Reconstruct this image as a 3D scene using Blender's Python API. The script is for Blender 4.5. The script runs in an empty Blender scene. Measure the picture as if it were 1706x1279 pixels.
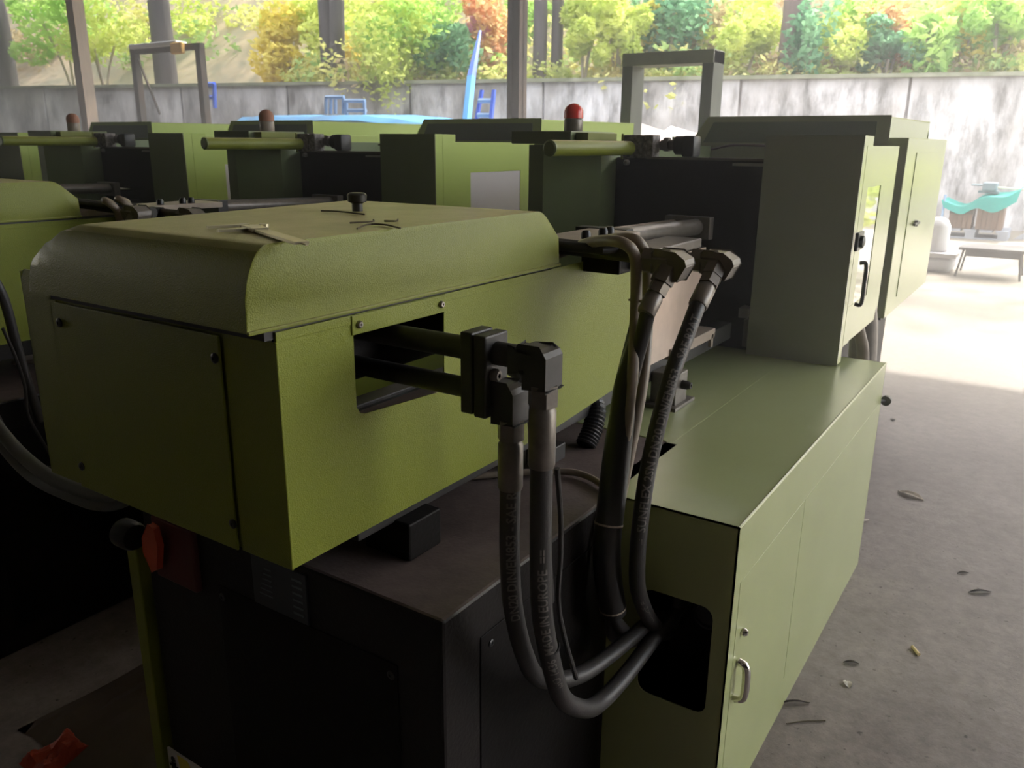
import bpy, bmesh, math, random
from mathutils import Vector, Matrix, noise
from mathutils.geometry import tessellate_polygon
random.seed(7)
sc = bpy.context.scene
COL = sc.collection

# ------------------------------------------------------------------ camera
F_PX, CX, CY = 1365.0, 853.0, 639.5
EYE = Vector((0, 0, 1.65))
_a, _b, _c = (math.radians(v) for v in (33.4, 16.42, 0.55))
FW = Vector((math.cos(_b)*math.cos(_a), math.cos(_b)*math.sin(_a), -math.sin(_b)))
_rt = Vector((math.sin(_a), -math.cos(_a), 0)); _up = _rt.cross(FW)
RT = _rt*math.cos(_c) + _up*math.sin(_c); UP = -_rt*math.sin(_c) + _up*math.cos(_c)
cam = bpy.data.cameras.new('camera'); co = bpy.data.objects.new('camera', cam); COL.objects.link(co)
co.matrix_world = Matrix(((RT.x, UP.x, -FW.x, EYE.x), (RT.y, UP.y, -FW.y, EYE.y), (RT.z, UP.z, -FW.z, EYE.z), (0, 0, 0, 1)))
cam.sensor_width = 36; cam.lens = F_PX/1706*36; cam.clip_start = .05; cam.clip_end = 300
cam.dof.use_dof = True; cam.dof.focus_distance = 1.75; cam.dof.aperture_fstop = 9
sc.camera = co

def ray(px, py): return FW + RT*((px-CX)/F_PX) - UP*((py-CY)/F_PX)
def on(px, py, ax, v):
    """point seen at a pixel of the photograph that lies on the plane axis = v"""
    d = ray(px, py); return EYE + d*((v-EYE[ax])/d[ax])

# ------------------------------------------------------------------ world, sun, exposure
sc.view_settings.view_transform = 'Standard'; sc.view_settings.look = 'None'
sc.view_settings.gamma = 1; sc.view_settings.use_curve_mapping = False
sc.view_settings.exposure = 0.15
w = bpy.data.worlds.new('sky'); sc.world = w; w.use_nodes = True
nt = w.node_tree; bgn = nt.nodes['Background']
sky = nt.nodes.new('ShaderNodeTexSky'); sky.sky_type = 'NISHITA'; sky.sun_disc = False
sky.sun_elevation = math.radians(48); sky.sun_rotation = math.radians(105); sky.air_density = 1.0; sky.dust_density = 2.5
mxw = nt.nodes.new('ShaderNodeMix'); mxw.data_type = 'RGBA'; mxw.inputs[0].default_value = .72; mxw.inputs[7].default_value = (1.66, 1.44, 1.08, 1)
nt.links.new(sky.outputs[0], mxw.inputs[6]); nt.links.new(mxw.outputs[2], bgn.inputs[0]); bgn.inputs[1].default_value = 2.9
sd = bpy.data.lights.new('sun', 'SUN'); sd.energy = 9.5; sd.angle = math.radians(1.0); sd.color = (1, .93, .8)
so = bpy.data.objects.new('sun', sd); COL.objects.link(so)
SUN = Vector((math.cos(math.radians(50))*math.cos(math.radians(-14)), math.cos(math.radians(50))*math.sin(math.radians(-14)), math.sin(math.radians(50))))
so.rotation_euler = SUN.to_track_quat('Z', 'Y').to_euler(); so.location = (20, -5, 20)
sc.cycles.max_bounces = 8; sc.cycles.diffuse_bounces = 5; sc.cycles.use_denoising = True
sc.cycles.sample_clamp_indirect = 8

HAZE_DENSITY, HAZE_G = .09, .55
# ------------------------------------------------------------------ materials
def mat(name, col, rough=.5, metal=0, var=0, vscale=3, bump=0, bscale=60, spec=.5, col2=None, stretch=None, trans=0, emis=None):
    m = bpy.data.materials.new(name); m.use_nodes = True; n = m.node_tree; b = n.nodes['Principled BSDF']
    b.inputs['Roughness'].default_value = rough; b.inputs['Metallic'].default_value = metal
    b.inputs['Specular IOR Level'].default_value = spec
    b.inputs['Base Color'].default_value = (*col, 1)
    tc = n.nodes.new('ShaderNodeTexCoord'); src = tc.outputs['Object']
    if stretch:
        mp = n.nodes.new('ShaderNodeMapping'); mp.inputs['Scale'].default_value = stretch
        n.links.new(src, mp.inputs[0]); src = mp.outputs[0]
    if var or col2:
        t = n.nodes.new('ShaderNodeTexNoise'); t.inputs['Scale'].default_value = vscale; t.inputs['Detail'].default_value = 8
        t.inputs['Roughness'].default_value = .65
        n.links.new(src, t.inputs['Vector'])
        r = n.nodes.new('ShaderNodeValToRGB'); r.color_ramp.elements[0].position = .35; r.color_ramp.elements[1].position = .68
        c2 = col2 if col2 else tuple(c*(1-var) for c in col)
        r.color_ramp.elements[0].color = (*c2, 1); r.color_ramp.elements[1].color = (*col, 1)
        n.links.new(t.outputs[0], r.inputs[0]); n.links.new(r.outputs[0], b.inputs['Base Color'])
    if bump:
        t = n.nodes.new('ShaderNodeTexNoise'); t.inputs['Scale'].default_value = bscale; t.inputs['Detail'].default_value = 3
        n.links.new(src, t.inputs['Vector']); bp = n.nodes.new('ShaderNodeBump'); bp.inputs['Strength'].default_value = bump
        bp.inputs['Distance'].default_value = .002
        n.links.new(t.outputs[0], bp.inputs['Height']); n.links.new(bp.outputs[0], b.inputs['Normal'])
    if emis: b.inputs['Emission Color'].default_value = (*emis, 1); b.inputs['Emission Strength'].default_value = 1
    return m
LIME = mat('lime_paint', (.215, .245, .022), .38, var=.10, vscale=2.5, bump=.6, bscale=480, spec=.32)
LIMED = mat('lime_paint_dust_sheen', (.215, .24, .026), .42, vscale=5, bump=.6, bscale=480, col2=(.185, .205, .026), spec=.32)
def dusty(m, dust, amt, sc_=4):
    n = m.node_tree; b = n.nodes['Principled BSDF']; old = b.inputs['Base Color'].links[0].from_socket if b.inputs['Base Color'].links else None
    g = n.nodes.new('ShaderNodeNewGeometry'); sx = n.nodes.new('ShaderNodeSeparateXYZ'); n.links.new(g.outputs['True Normal'], sx.inputs[0])
    tc = n.nodes.new('ShaderNodeTexCoord'); t = n.nodes.new('ShaderNodeTexNoise'); t.inputs['Scale'].default_value = sc_; t.inputs['Detail'].default_value = 7; t.inputs['Roughness'].default_value = .7
    n.links.new(tc.outputs['Object'], t.inputs[0])
    r = n.nodes.new('ShaderNodeMapRange'); r.inputs[1].default_value = .75; r.inputs[2].default_value = .98; n.links.new(sx.outputs[2], r.inputs[0])
    r2 = n.nodes.new('ShaderNodeMapRange'); r2.inputs[1].default_value = .3; r2.inputs[2].default_value = .65; r2.inputs[3].default_value = amt*.45; r2.inputs[4].default_value = amt; n.links.new(t.outputs[0], r2.inputs[0])
    k = n.nodes.new('ShaderNodeMath'); k.operation = 'MULTIPLY'; n.links.new(r.outputs[0], k.inputs[0]); n.links.new(r2.outputs[0], k.inputs[1])
    x = n.nodes.new('ShaderNodeMix'); x.data_type = 'RGBA'; n.links.new(k.outputs[0], x.inputs[0]); x.inputs[7].default_value = (*dust, 1)
    if old: n.links.new(old, x.inputs[6])
    else: x.inputs[6].default_value = b.inputs['Base Color'].default_value
    n.links.new(x.outputs[2], b.inputs['Base Color']); return m
LIME_GLARE = mat('lime_paint_glare', (.43, .47, .21), .26, var=.08, vscale=2, bump=.15, bscale=300)  # same lime paint, paled: glare on the nearest machine painted in
OLIVE = mat('olive_paint', (.16, .20, .075), .4, var=.1, vscale=2, bump=.1, bscale=200)
BLACK = mat('black_paint', (.010, .008, .0075), .5, var=.35, vscale=6, bump=.35, bscale=90, spec=.15)
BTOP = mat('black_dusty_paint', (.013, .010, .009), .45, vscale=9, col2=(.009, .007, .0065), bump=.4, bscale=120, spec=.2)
DARK = mat('dark_steel', (.05, .048, .046), .45, metal=.4, var=.3, vscale=20)
RUBBER = mat('hose_rubber', (.042, .038, .036), .42, var=.2, vscale=30, bump=.2, bscale=300)
SLEEVE = mat('black_sleeve', (.022, .02, .02), .33, var=.3, vscale=25, bump=.6, bscale=60, stretch=(1, 1, .15))
STEEL = mat('steel', (.42, .39, .36), .32, metal=.9, var=.3, vscale=18)
ELB = mat('elbow_grey', (.20, .175, .15), .38, metal=.15, var=.25, vscale=30)
FERR = mat('ferrule_steel', (.20, .175, .15), .36, metal=.45, var=.3, vscale=30)
GREYH = mat('grey_hose', (.25, .20, .15), .45, var=.2, vscale=30)
CHROME = mat('chrome', (.75, .72, .68), .12, metal=1)
BPLAS = mat('black_plastic', (.02, .02, .021), .35)
REDP = mat('orange_red_plastic', (.66, .10, .04), .35, var=.1)
REDL = mat('red_beacon_lens', (.75, .035, .025), .2, spec=.7)
TAN = mat('tan_plate', (.42, .34, .27), .4, var=.25, vscale=12)
STAIN = mat('stainless_sheet', (.62, .50, .42), .3, metal=.75, var=.2, vscale=8)
WHITE = mat('white_sheet', (.72, .66, .64), .5, var=.05)
PRINT = mat('hose_print', (.17, .155, .14), .6)
NPL = mat('nameplate', (.035, .042, .05), .35)
NPT = mat('nameplate_print', (.13, .15, .17), .5)
CHAIN = mat('greasy_blocks', (.40, .35, .32), .55, vscale=60, col2=(.05, .045, .04), bump=1, bscale=120)
RUST = mat('rusty_post', (.11, .065, .04), .7, vscale=8, col2=(.045, .04, .03), stretch=(1, 1, .2))
POST = mat('tan_timber', (.78, .58, .42), .8, vscale=10, col2=(.58, .43, .32), stretch=(3, 3, .3))
GREYP = mat('grey_green_tube', (.15, .16, .12), .6, vscale=6, col2=(.10, .11, .085), stretch=(1, 1, .3))
BLUE = mat('blue_paint', (.06, .16, .75), .4)
LBLUE = mat('light_blue_paint', (.30, .45, .68), .5)
TARP = mat('blue_tarp', (.08, .45, .95), .45, var=.15, vscale=2)
TEAL = mat('teal_tarp', (.06, .62, .55), .5, var=.2, vscale=3)
WOOD = mat('crate_wood', (.26, .165, .11), .75, vscale=5, col2=(.15, .10, .07), stretch=(4, 4, .3))
PALL = mat('pallet_grey', (.34, .36, .40), .7, var=.2)
PVC = mat('white_plastic', (.62, .60, .60), .5, var=.08)
BARK = mat('bark', (.115, .10, .095), .9, vscale=4, col2=(.055, .05, .05), bump=1, bscale=12, stretch=(3, 3, .4))
GLASS = mat('clear_panel', (.80, .80, .74), .03, metal=.96)
SUNW = mat('yellow_label', (.75, .62, .08), .5)
LABW = mat('white_label', (.7, .68, .66), .5)
ROOFM = mat('roof_sheet', (.38, .36, .33), .6)
BACKM = mat('shed_wall', (.10, .095, .09), .8, var=.2)

def floor_mat():
    m = bpy.data.materials.new('concrete_floor'); m.use_nodes = True; n = m.node_tree; b = n.nodes['Principled BSDF']
    tc = n.nodes.new('ShaderNodeTexCoord')
    def nz(sc_, d, rgh=.6):
        t = n.nodes.new('ShaderNodeTexNoise'); t.inputs['Scale'].default_value = sc_; t.inputs['Detail'].default_value = d; t.inputs['Roughness'].default_value = rgh
        n.links.new(tc.outputs['Object'], t.inputs['Vector']); return t
    def ramp(src, p0, c0, p1, c1):
        r = n.nodes.new('ShaderNodeValToRGB'); r.color_ramp.elements[0].position = p0; r.color_ramp.elements[1].position = p1
        r.color_ramp.elements[0].color = (*c0, 1); r.color_ramp.elements[1].color = (*c1, 1); n.links.new(src, r.inputs[0]); return r
    def mix(kind, f, a, c):
        x = n.nodes.new('ShaderNodeMix'); x.data_type = 'RGBA'; x.blend_type = kind
        if isinstance(f, float): x.inputs[0].default_value = f
        else: n.links.new(f, x.inputs[0])
        for i, v in ((6, a), (7, c)):
            if isinstance(v, tuple): x.inputs[i].default_value = (*v, 1)
            else: n.links.new(v, x.inputs[i])
        return x.outputs[2]
    base = ramp(nz(1.3, 10, .7).outputs[0], .3, (.20, .162, .152), .7, (.33, .285, .265))
    fine = ramp(nz(14, 8, .75).outputs[0], .32, (.62, .62, .62), .62, (1, 1, 1))
    c1 = mix('MULTIPLY', 1.0, base.outputs[0], fine.outputs[0])
    spots = ramp(nz(38, 3, .5).outputs[0], .27, (.35, .33, .33), .34, (1, 1, 1))
    c2 = mix('MULTIPLY', 1.0, c1, spots.outputs[0])
    big = ramp(nz(.5, 4, .5).outputs[0], .42, (.78, .76, .76), .6, (1, 1, 1))
    c3 = mix('MULTIPLY', 1.0, c2, big.outputs[0])
    sx = n.nodes.new('ShaderNodeSeparateXYZ'); n.links.new(tc.outputs['Object'], sx.inputs[0])
    rr = n.nodes.new('ShaderNodeMapRange'); rr.inputs[1].default_value = 5.5; rr.inputs[2].default_value = 8.5
    n.links.new(sx.outputs[0], rr.inputs[0])
    out = mix('MIX', rr.outputs[0], c3, mix('MULTIPLY', 1.0, (.27, .23, .175), mix('MIX', .45, fine.outputs[0], (1.0, 1.0, 1.0))))
    n.links.new(out, b.inputs['Base Color']); b.inputs['Roughness'].default_value = .62
    bp = n.nodes.new('ShaderNodeBump'); bp.inputs['Strength'].default_value = .5; bp.inputs['Distance'].default_value = .01
    n.links.new(nz(9, 8, .7).outputs[0], bp.inputs['Height']); n.links.new(bp.outputs[0], b.inputs['Normal'])
    return m
def wall_mat():
    m = bpy.data.materials.new('stained_render_wall'); m.use_nodes = True; n = m.node_tree; b = n.nodes['Principled BSDF']
    tc = n.nodes.new('ShaderNodeTexCoord')
    mp = n.nodes.new('ShaderNodeMapping'); mp.inputs['Scale'].default_value = (1.9, 1.9, .6); n.links.new(tc.outputs['Object'], mp.inputs[0])
    t = n.nodes.new('ShaderNodeTexNoise'); t.inputs['Scale'].default_value = 1.3; t.inputs['Detail'].default_value = 10; t.inputs['Roughness'].default_value = .72
    n.links.new(mp.outputs[0], t.inputs[0])
    t2 = n.nodes.new('ShaderNodeTexNoise'); t2.inputs['Scale'].default_value = 1.1; t2.inputs['Detail'].default_value = 6
    n.links.new(tc.outputs['Object'], t2.inputs[0])
    r = n.nodes.new('ShaderNodeValToRGB'); r.color_ramp.elements[0].position = .36; r.color_ramp.elements[1].position = .60
    r.color_ramp.elements[0].color = (.20, .195, .19, 1); r.color_ramp.elements[1].color = (.80, .78, .79, 1)
    r2 = n.nodes.new('ShaderNodeValToRGB'); r2.color_ramp.elements[0].position = .35; r2.color_ramp.elements[1].position = .6
    r2.color_ramp.elements[0].color = (.62, .60, .57, 1); r2.color_ramp.elements[1].color = (1, 1, 1, 1)
    # darker towards the top, below the coping
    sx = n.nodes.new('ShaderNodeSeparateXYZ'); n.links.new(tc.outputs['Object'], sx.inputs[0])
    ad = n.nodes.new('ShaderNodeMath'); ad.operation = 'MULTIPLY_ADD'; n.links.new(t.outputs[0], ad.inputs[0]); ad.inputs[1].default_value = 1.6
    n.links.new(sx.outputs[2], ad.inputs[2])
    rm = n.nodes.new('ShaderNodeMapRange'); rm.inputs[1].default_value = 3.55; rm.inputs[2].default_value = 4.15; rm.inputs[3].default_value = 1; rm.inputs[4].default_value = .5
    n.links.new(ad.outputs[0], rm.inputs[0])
    n.links.new(t.outputs[0], r.inputs[0]); n.links.new(t2.outputs[0], r2.inputs[0])
    x = n.nodes.new('ShaderNodeMix'); x.data_type = 'RGBA'; x.blend_type = 'MULTIPLY'; x.inputs[0].default_value = 1
    n.links.new(r.outputs[0], x.inputs[6]); n.links.new(r2.outputs[0], x.inputs[7])
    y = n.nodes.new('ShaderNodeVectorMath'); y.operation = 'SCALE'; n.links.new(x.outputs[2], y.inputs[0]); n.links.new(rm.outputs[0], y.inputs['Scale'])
    n.links.new(y.outputs[0], b.inputs['Base Color']); b.inputs['Roughness'].default_value = .9
    return m
def leaf_mat(name, c1, c2, sc_=1.2, tr=.55):
    m = bpy.data.materials.new(name); m.use_nodes = True; n = m.node_tree
    for x in list(n.nodes): n.nodes.remove(x)
    o = n.nodes.new('ShaderNodeOutputMaterial'); d = n.nodes.new('ShaderNodeBsdfDiffuse'); t = n.nodes.new('ShaderNodeBsdfTranslucent'); mx = n.nodes.new('ShaderNodeMixShader')
    mx.inputs[0].default_value = tr
    tc = n.nodes.new('ShaderNodeTexCoord'); nz = n.nodes.new('ShaderNodeTexNoise'); nz.inputs['Scale'].default_value = sc_; nz.inputs['Detail'].default_value = 5
    r = n.nodes.new('ShaderNodeValToRGB'); r.color_ramp.elements[0].position = .38; r.color_ramp.elements[1].position = .62
    r.color_ramp.elements[0].color = (*c1, 1); r.color_ramp.elements[1].color = (*c2, 1)
    n.links.new(tc.outputs['Object'], nz.inputs[0]); n.links.new(nz.outputs[0], r.inputs[0])
    n.links.new(r.outputs[0], d.inputs[0]); n.links.new(r.outputs[0], t.inputs[0])
    n.links.new(d.outputs[0], mx.inputs[1]); n.links.new(t.outputs[0], mx.inputs[2]); n.links.new(mx.outputs[0], o.inputs[0]); return m
L_YG = leaf_mat('yellow_green_leaves', (.56, .66, .14), (.86, .90, .30))
L_GR = leaf_mat('green_leaves', (.36, .60, .15), (.64, .82, .26))
L_YE = leaf_mat('yellow_leaves', (.72, .60, .10), (.85, .74, .22))
L_TE = leaf_mat('blue_green_leaves', (.13, .33, .19), (.28, .50, .28))
L_OR = leaf_mat('orange_leaves', (.75, .40, .22), (.80, .60, .30))
L_PI = leaf_mat('pink_leaves', (.70, .30, .45), (.72, .45, .55))
L_DR = leaf_mat('dry_leaves', (.45, .36, .20), (.62, .52, .30))
GRASS = mat('dry_grass_bank', (.50, .38, .25), .95, vscale=1.3, col2=(.24, .22, .15), bump=1, bscale=5)

dusty(LIMED, (.60, .53, .26), .92); dusty(LIME_GLARE, (.42, .48, .26), .6, 2); dusty(BTOP, (.20, .155, .14), .85, 5); dusty(OLIVE, (.3, .3, .2), .5)  # on the lid, the dust colour also paints in the bright outdoor reflection
for m_ in (LIME, LIMED, LIME_GLARE, BTOP):
    b_ = m_.node_tree.nodes['Principled BSDF']; b_.inputs['Coat Weight'].default_value = {'lime_paint_glare': .4, 'black_dusty_paint': .2}.get(m_.name, .08); b_.inputs['Coat Roughness'].default_value = .22
# ------------------------------------------------------------------ mesh helpers
ORG = Vector((0, 0, 0))
def link(o): COL.objects.link(o); return o
def obj(name, bm, m, parent=None, smooth=False, **props):
    for v in bm.verts: v.co -= ORG
    bmesh.ops.recalc_face_normals(bm, faces=bm.faces)
    me = bpy.data.meshes.new(name); bm.to_mesh(me); bm.free()
    if smooth:
        for p in me.polygons: p.use_smooth = True
        try: me.set_sharp_from_angle(angle=math.radians(42))
        except Exception: pass
    for k in (m if isinstance(m, (list, tuple)) else [m]): me.materials.append(k)
    o = link(bpy.data.objects.new(name, me))
    if parent: o.parent = parent
    else: o.location = ORG
    for k, v in props.items(): o[k] = v
    return o
def empty(name, loc, label, cat, group=None):
    global ORG
    o = link(bpy.data.objects.new(name, None)); o.location = loc; o.empty_display_size = .1
    o['label'] = label; o['category'] = cat
    if group: o['group'] = group
    ORG = Vector(loc); return o
def thing(name, bm, m, label, cat, group=None, smooth=False):
    c = Vector((0, 0, 0)); n = len(bm.verts); zmin = min(v.co.z for v in bm.verts)
    for v in bm.verts: c += v.co
    c /= n; global ORG; ORG = Vector((c.x, c.y, zmin))
    o = obj(name, bm, m, None, smooth, label=label, category=cat)
    if group: o['group'] = group
    ORG = Vector((0, 0, 0)); return o
def reset():
    global ORG; ORG = Vector((0, 0, 0))
def B(): return bmesh.new()
def merge(bm, t):
    me = bpy.data.meshes.new('t'); t.to_mesh(me); t.free(); bm.from_mesh(me); bpy.data.meshes.remove(me); return bm
def box(x0, x1, y0, y1, z0, z1, bev=0, bm=None, seg=2):
    t = B(); bmesh.ops.create_cube(t, size=1)
    for v in t.verts: v.co = Vector((x0+(v.co.x+.5)*(x1-x0), y0+(v.co.y+.5)*(y1-y0), z0+(v.co.z+.5)*(z1-z0)))
    if bev: bmesh.ops.bevel(t, geom=t.edges[:], offset=bev, segments=seg, affect='EDGES', profile=.5)
    return merge(bm, t) if bm else t
def plate(loops, o, u, v, th, bm=None, bev=0):
    """flat plate from 2D loops (first outer, rest holes), thickness th along u x v"""
    t = B(); o, u, v = Vector(o), Vector(u), Vector(v); nn = u.cross(v).normalized()
    flat = [p for l in loops for p in l]
    tri = tessellate_polygon([[Vector((p[0], p[1], 0)) for p in l] for l in loops])
    a = [t.verts.new(o+u*p[0]+v*p[1]) for p in flat]; b = [t.verts.new(o+u*p[0]+v*p[1]+nn*th) for p in flat]
    for q in tri:
        try: t.faces.new([a[i] for i in q]); t.faces.new([b[i] for i in reversed(q)])
        except ValueError: pass
    k = 0
    for l in loops:
        n = len(l)
        for i in range(n):
            j = (i+1) % n; t.faces.new((a[k+i], a[k+j], b[k+j], b[k+i]))
        k += n
    if bev:
        bmesh.ops.dissolve_limit(t, angle_limit=.01, verts=t.verts, edges=t.edges)
        es = [e for e in t.edges if len(e.link_faces) == 2 and e.calc_face_angle(0) > .8]
        bmesh.ops.bevel(t, geom=es, offset=bev, segments=2, affect='EDGES', profile=.5)
    return merge(bm, t) if bm else t
def rrect(a0, a1, b0, b1, r, n=4):
    out = []
    for (ca, cb, s) in ((a1-r, b0+r, -90), (a1-r, b1-r, 0), (a0+r, b1-r, 90), (a0+r, b0+r, 180)):
        for i in range(n+1):
            t = math.radians(s+90*i/n); out.append((ca+r*math.cos(t), cb+r*math.sin(t)))
    return out
def frames(pts):
    P = [Vector(p) for p in pts]; T = []
    for i in range(len(P)):
        T.append((P[min(i+1, len(P)-1)]-P[max(i-1, 0)]).normalized())
    N = T[0].orthogonal().normalized(); out = []
    for i in range(len(P)):
        N = (N-T[i]*N.dot(T[i])).normalized(); out.append((P[i], T[i], N.copy(), T[i].cross(N)))
    return out
def smooth_path(pts, n=8):
    P = [Vector(p) for p in pts]
    if len(P) < 3: return P
    P = [P[0]*2-P[1]]+P+[P[-1]*2-P[-2]]; out = []
    for i in range(1, len(P)-2):
        for k in range(n):
            t = k/n; a, b, c, d = P[i-1], P[i], P[i+1], P[i+2]
            out.append(.5*((2*b)+(c-a)*t+(2*a-5*b+4*c-d)*t*t+(3*b-a-3*c+d)*t**3))
    out.append(P[-2]); return out
def tube(pts, r, seg=14, bm=None, caps=True):
    t = B(); rings = []
    for i, (p, T, N, Bn) in enumerate(frames(pts)):
        rr = r[i] if isinstance(r, (list, tuple)) else r
        rings.append([t.verts.new(p+(N*math.cos(2*math.pi*k/seg)+Bn*math.sin(2*math.pi*k/seg))*rr) for k in range(seg)])
    for a, b in zip(rings, rings[1:]):
        for k in range(seg): t.faces.new((a[k], a[(k+1) % seg], b[(k+1) % seg], b[k]))
    if caps: t.faces.new(rings[0][::-1]); t.faces.new(rings[-1])
    return merge(bm, t) if bm else t
def cyl(p0, p1, r, seg=18, bm=None, r2=None): return tube([p0, p1], [r, r2 if r2 else r], seg, bm)
def lathe(c, prof, seg=20, bm=None, axis=(0, 0, 1)):
    c = Vector(c); ax = Vector(axis)
    t = B(); N = ax.orthogonal().normalized(); Bn = ax.cross(N); rings = []
    for (r, h) in prof:
        rings.append([t.verts.new(c+ax*h+(N*math.cos(2*math.pi*k/seg)+Bn*math.sin(2*math.pi*k/seg))*max(r, 1e-4)) for k in range(seg)])
    for a, b in zip(rings, rings[1:]):
        for k in range(seg): t.faces.new((a[k], a[(k+1) % seg], b[(k+1) % seg], b[k]))
    t.faces.new(rings[0][::-1]); t.faces.new(rings[-1])
    return merge(bm, t) if bm else t
def hexprism(p0, p1, r, bm=None): return tube([p0, p1], r, 6, bm)
def text_on_hose(txt, path, s0, size, r, side, name, parent, m=None):
    """lettering wrapped on a hose; side = world direction the print faces"""
    cu = bpy.data.curves.new('txt', 'FONT'); cu.body = txt; cu.size = size; cu.align_y = 'CENTER'; cu.resolution_u = 2; cu.offset = size*.022
    tmp = bpy.data.objects.new('txt', cu); COL.objects.link(tmp)
    dg = bpy.context.evaluated_depsgraph_get(); me = bpy.data.meshes.new_from_object(tmp.evaluated_get(dg))
    bpy.data.objects.remove(tmp)
    fr = frames(path); S = [0]
    for a, b in zip(fr, fr[1:]): S.append(S[-1]+(b[0]-a[0]).length)
    side = Vector(side)
    tb = B(); tb.from_mesh(me); xs = [v.co.x for v in tb.verts]; y0 = -size
    for k in range(17):
        bmesh.ops.bisect_plane(tb, geom=tb.verts[:]+tb.edges[:]+tb.faces[:], plane_co=(0, y0+k*size/8, 0), plane_no=(0, 1, 0))
    for k in range(int(max(xs)/.012)):
        bmesh.ops.bisect_plane(tb, geom=tb.verts[:]+tb.edges[:]+tb.faces[:], plane_co=((k+1)*.012, 0, 0), plane_no=(1, 0, 0))
    bmesh.ops.triangulate(tb, faces=tb.faces[:]); tb.to_mesh(me); tb.free()
    for v in me.vertices:
        s = s0+v.co.x; i = 0
        while i < len(S)-2 and S[i+1] < s: i += 1
        f = (s-S[i])/(S[i+1]-S[i]); P = fr[i][0].lerp(fr[i+1][0], f); T = fr[i][1].lerp(fr[i+1][1], f).normalized()
        N = (side-T*side.dot(T)).normalized(); Bn = T.cross(N); a = -v.co.y/r
        v.co = P+(N*math.cos(a)+Bn*math.sin(a))*(r+.0009)-ORG
    me.materials.append(m or PRINT); o = link(bpy.data.objects.new(name, me)); o.parent = parent; return o
def flat_text(txt, o, u, v, size, m, name, parent):
    cu = bpy.data.curves.new('txt', 'FONT'); cu.body = txt; cu.size = size; cu.resolution_u = 2
    tmp = bpy.data.objects.new('txt', cu); COL.objects.link(tmp)
    dg = bpy.context.evaluated_depsgraph_get(); me = bpy.data.meshes.new_from_object(tmp.evaluated_get(dg)); bpy.data.objects.remove(tmp)
    o, u, v = Vector(o), Vector(u), Vector(v)
    for q in me.vertices: q.co = o+u*q.co.x+v*q.co.y-ORG
    me.materials.append(m); ob = link(bpy.data.objects.new(name, me)); ob.parent = parent; return ob

# ------------------------------------------------------------------ setting
FLOOR = floor_mat()
reset()
obj('floor', box(-6, 34, -14, 46, -.2, 0), FLOOR, kind='structure')
WD = Vector((-.267, .964, 0)); WN = Vector((.964, .267, 0)); W0 = Vector((20, .6, 0))
def wl(s, b, z=0): return W0+WD*s+WN*b+Vector((0, 0, z))
wm = wall_mat()
t = B(); edges = [-16, -9.3, -4.1, 2.55, 5.9, 10.35, 13.75, 17.2, 20.5, 25.2, 31, 40]
wallo = obj('wall_back', plate([[(-18, 0), (40, 0), (40, 3.05), (-18, 3.05)]], W0+WN*.12, WD, (0, 0, 1), .2), wm, kind='structure')
for a, b in zip(edges, edges[1:]):
    obj('panel', plate([[(a+.03, 0), (b-.03, 0), (b-.03, 3.08), (a+.03, 3.08)]], W0+WN*.0, WD, (0, 0, 1), -.06) if False else plate([[(a+.03, 0), (b-.03, 0), (b-.03, 3.08), (a+.03, 3.08)]], W0+WN*.12, WD, (0, 0, 1), -.10), wm, wallo)
obj('coping', plate([[(-18, 0), (40, 0), (40, .34), (-18, .34)]], W0+WN*-.04+Vector((0, 0, 3.08)), WD, WN, .08), mat('mossy_coping', (.34, .34, .26), .95, vscale=3, col2=(.16, .18, .10)), wallo)
# roof of the open shed: casts the shade edge on the floor outside
obj('ceiling', box(-6, 11.5, -7.5, 40, 6.0, 6.1), ROOFM, kind='structure')
obj('shade_wall', box(-6, 3.0, -7.6, -7.5, 0, 6), BACKM, kind='structure')  # unseen wall added to keep side light off the near faces
obj('wall_rear', box(-6.1, -6, -14, 46, 0, 6.1), BACKM, kind='structure')
# planted bank behind the wall
def bank(s, b): return 2.75+.80*max(0, b-2.3)+.8*noise.noise(Vector((s*.25, b*.35, 3)))*min(1, max(0, b-2)/2)
t = B(); nx, ny = 60, 40; grid = []
for i in range(nx):
    row = []
    for j in range(ny):
        s = -22+i*66/(nx-1); b = .3+j*26/(ny-1)
        z = bank(s, b)
        z = round(z/.0001)*.0001; row.append(t.verts.new(wl(s, b, z)))
    grid.append(row)
for i in range(nx-1):
    for j in range(ny-1): t.faces.new((grid[i][j], grid[i+1][j], grid[i+1][j+1], grid[i][j+1]))
obj('hillside', t, GRASS, smooth=True, kind='structure')

hz = bpy.data.materials.new('glare_haze'); hz.use_nodes = True; hn = hz.node_tree  # haze volume added to imitate lens glare
for x in list(hn.nodes): hn.nodes.remove(x)
vo = hn.nodes.new('ShaderNodeOutputMaterial'); vs_ = hn.nodes.new('ShaderNodeVolumeScatter'); vs_.inputs['Density'].default_value = HAZE_DENSITY
vs_.inputs['Anisotropy'].default_value = HAZE_G; vs_.inputs['Color'].default_value = (1, .95, .88, 1); hn.links.new(vs_.outputs[0], vo.inputs['Volume'])
obj('added_haze', box(2.0, 8.2, -7, 30, .01, 5.9), hz, kind='stuff', label='thin haze added under the shed roof in place of lens glare', category='haze')
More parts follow.
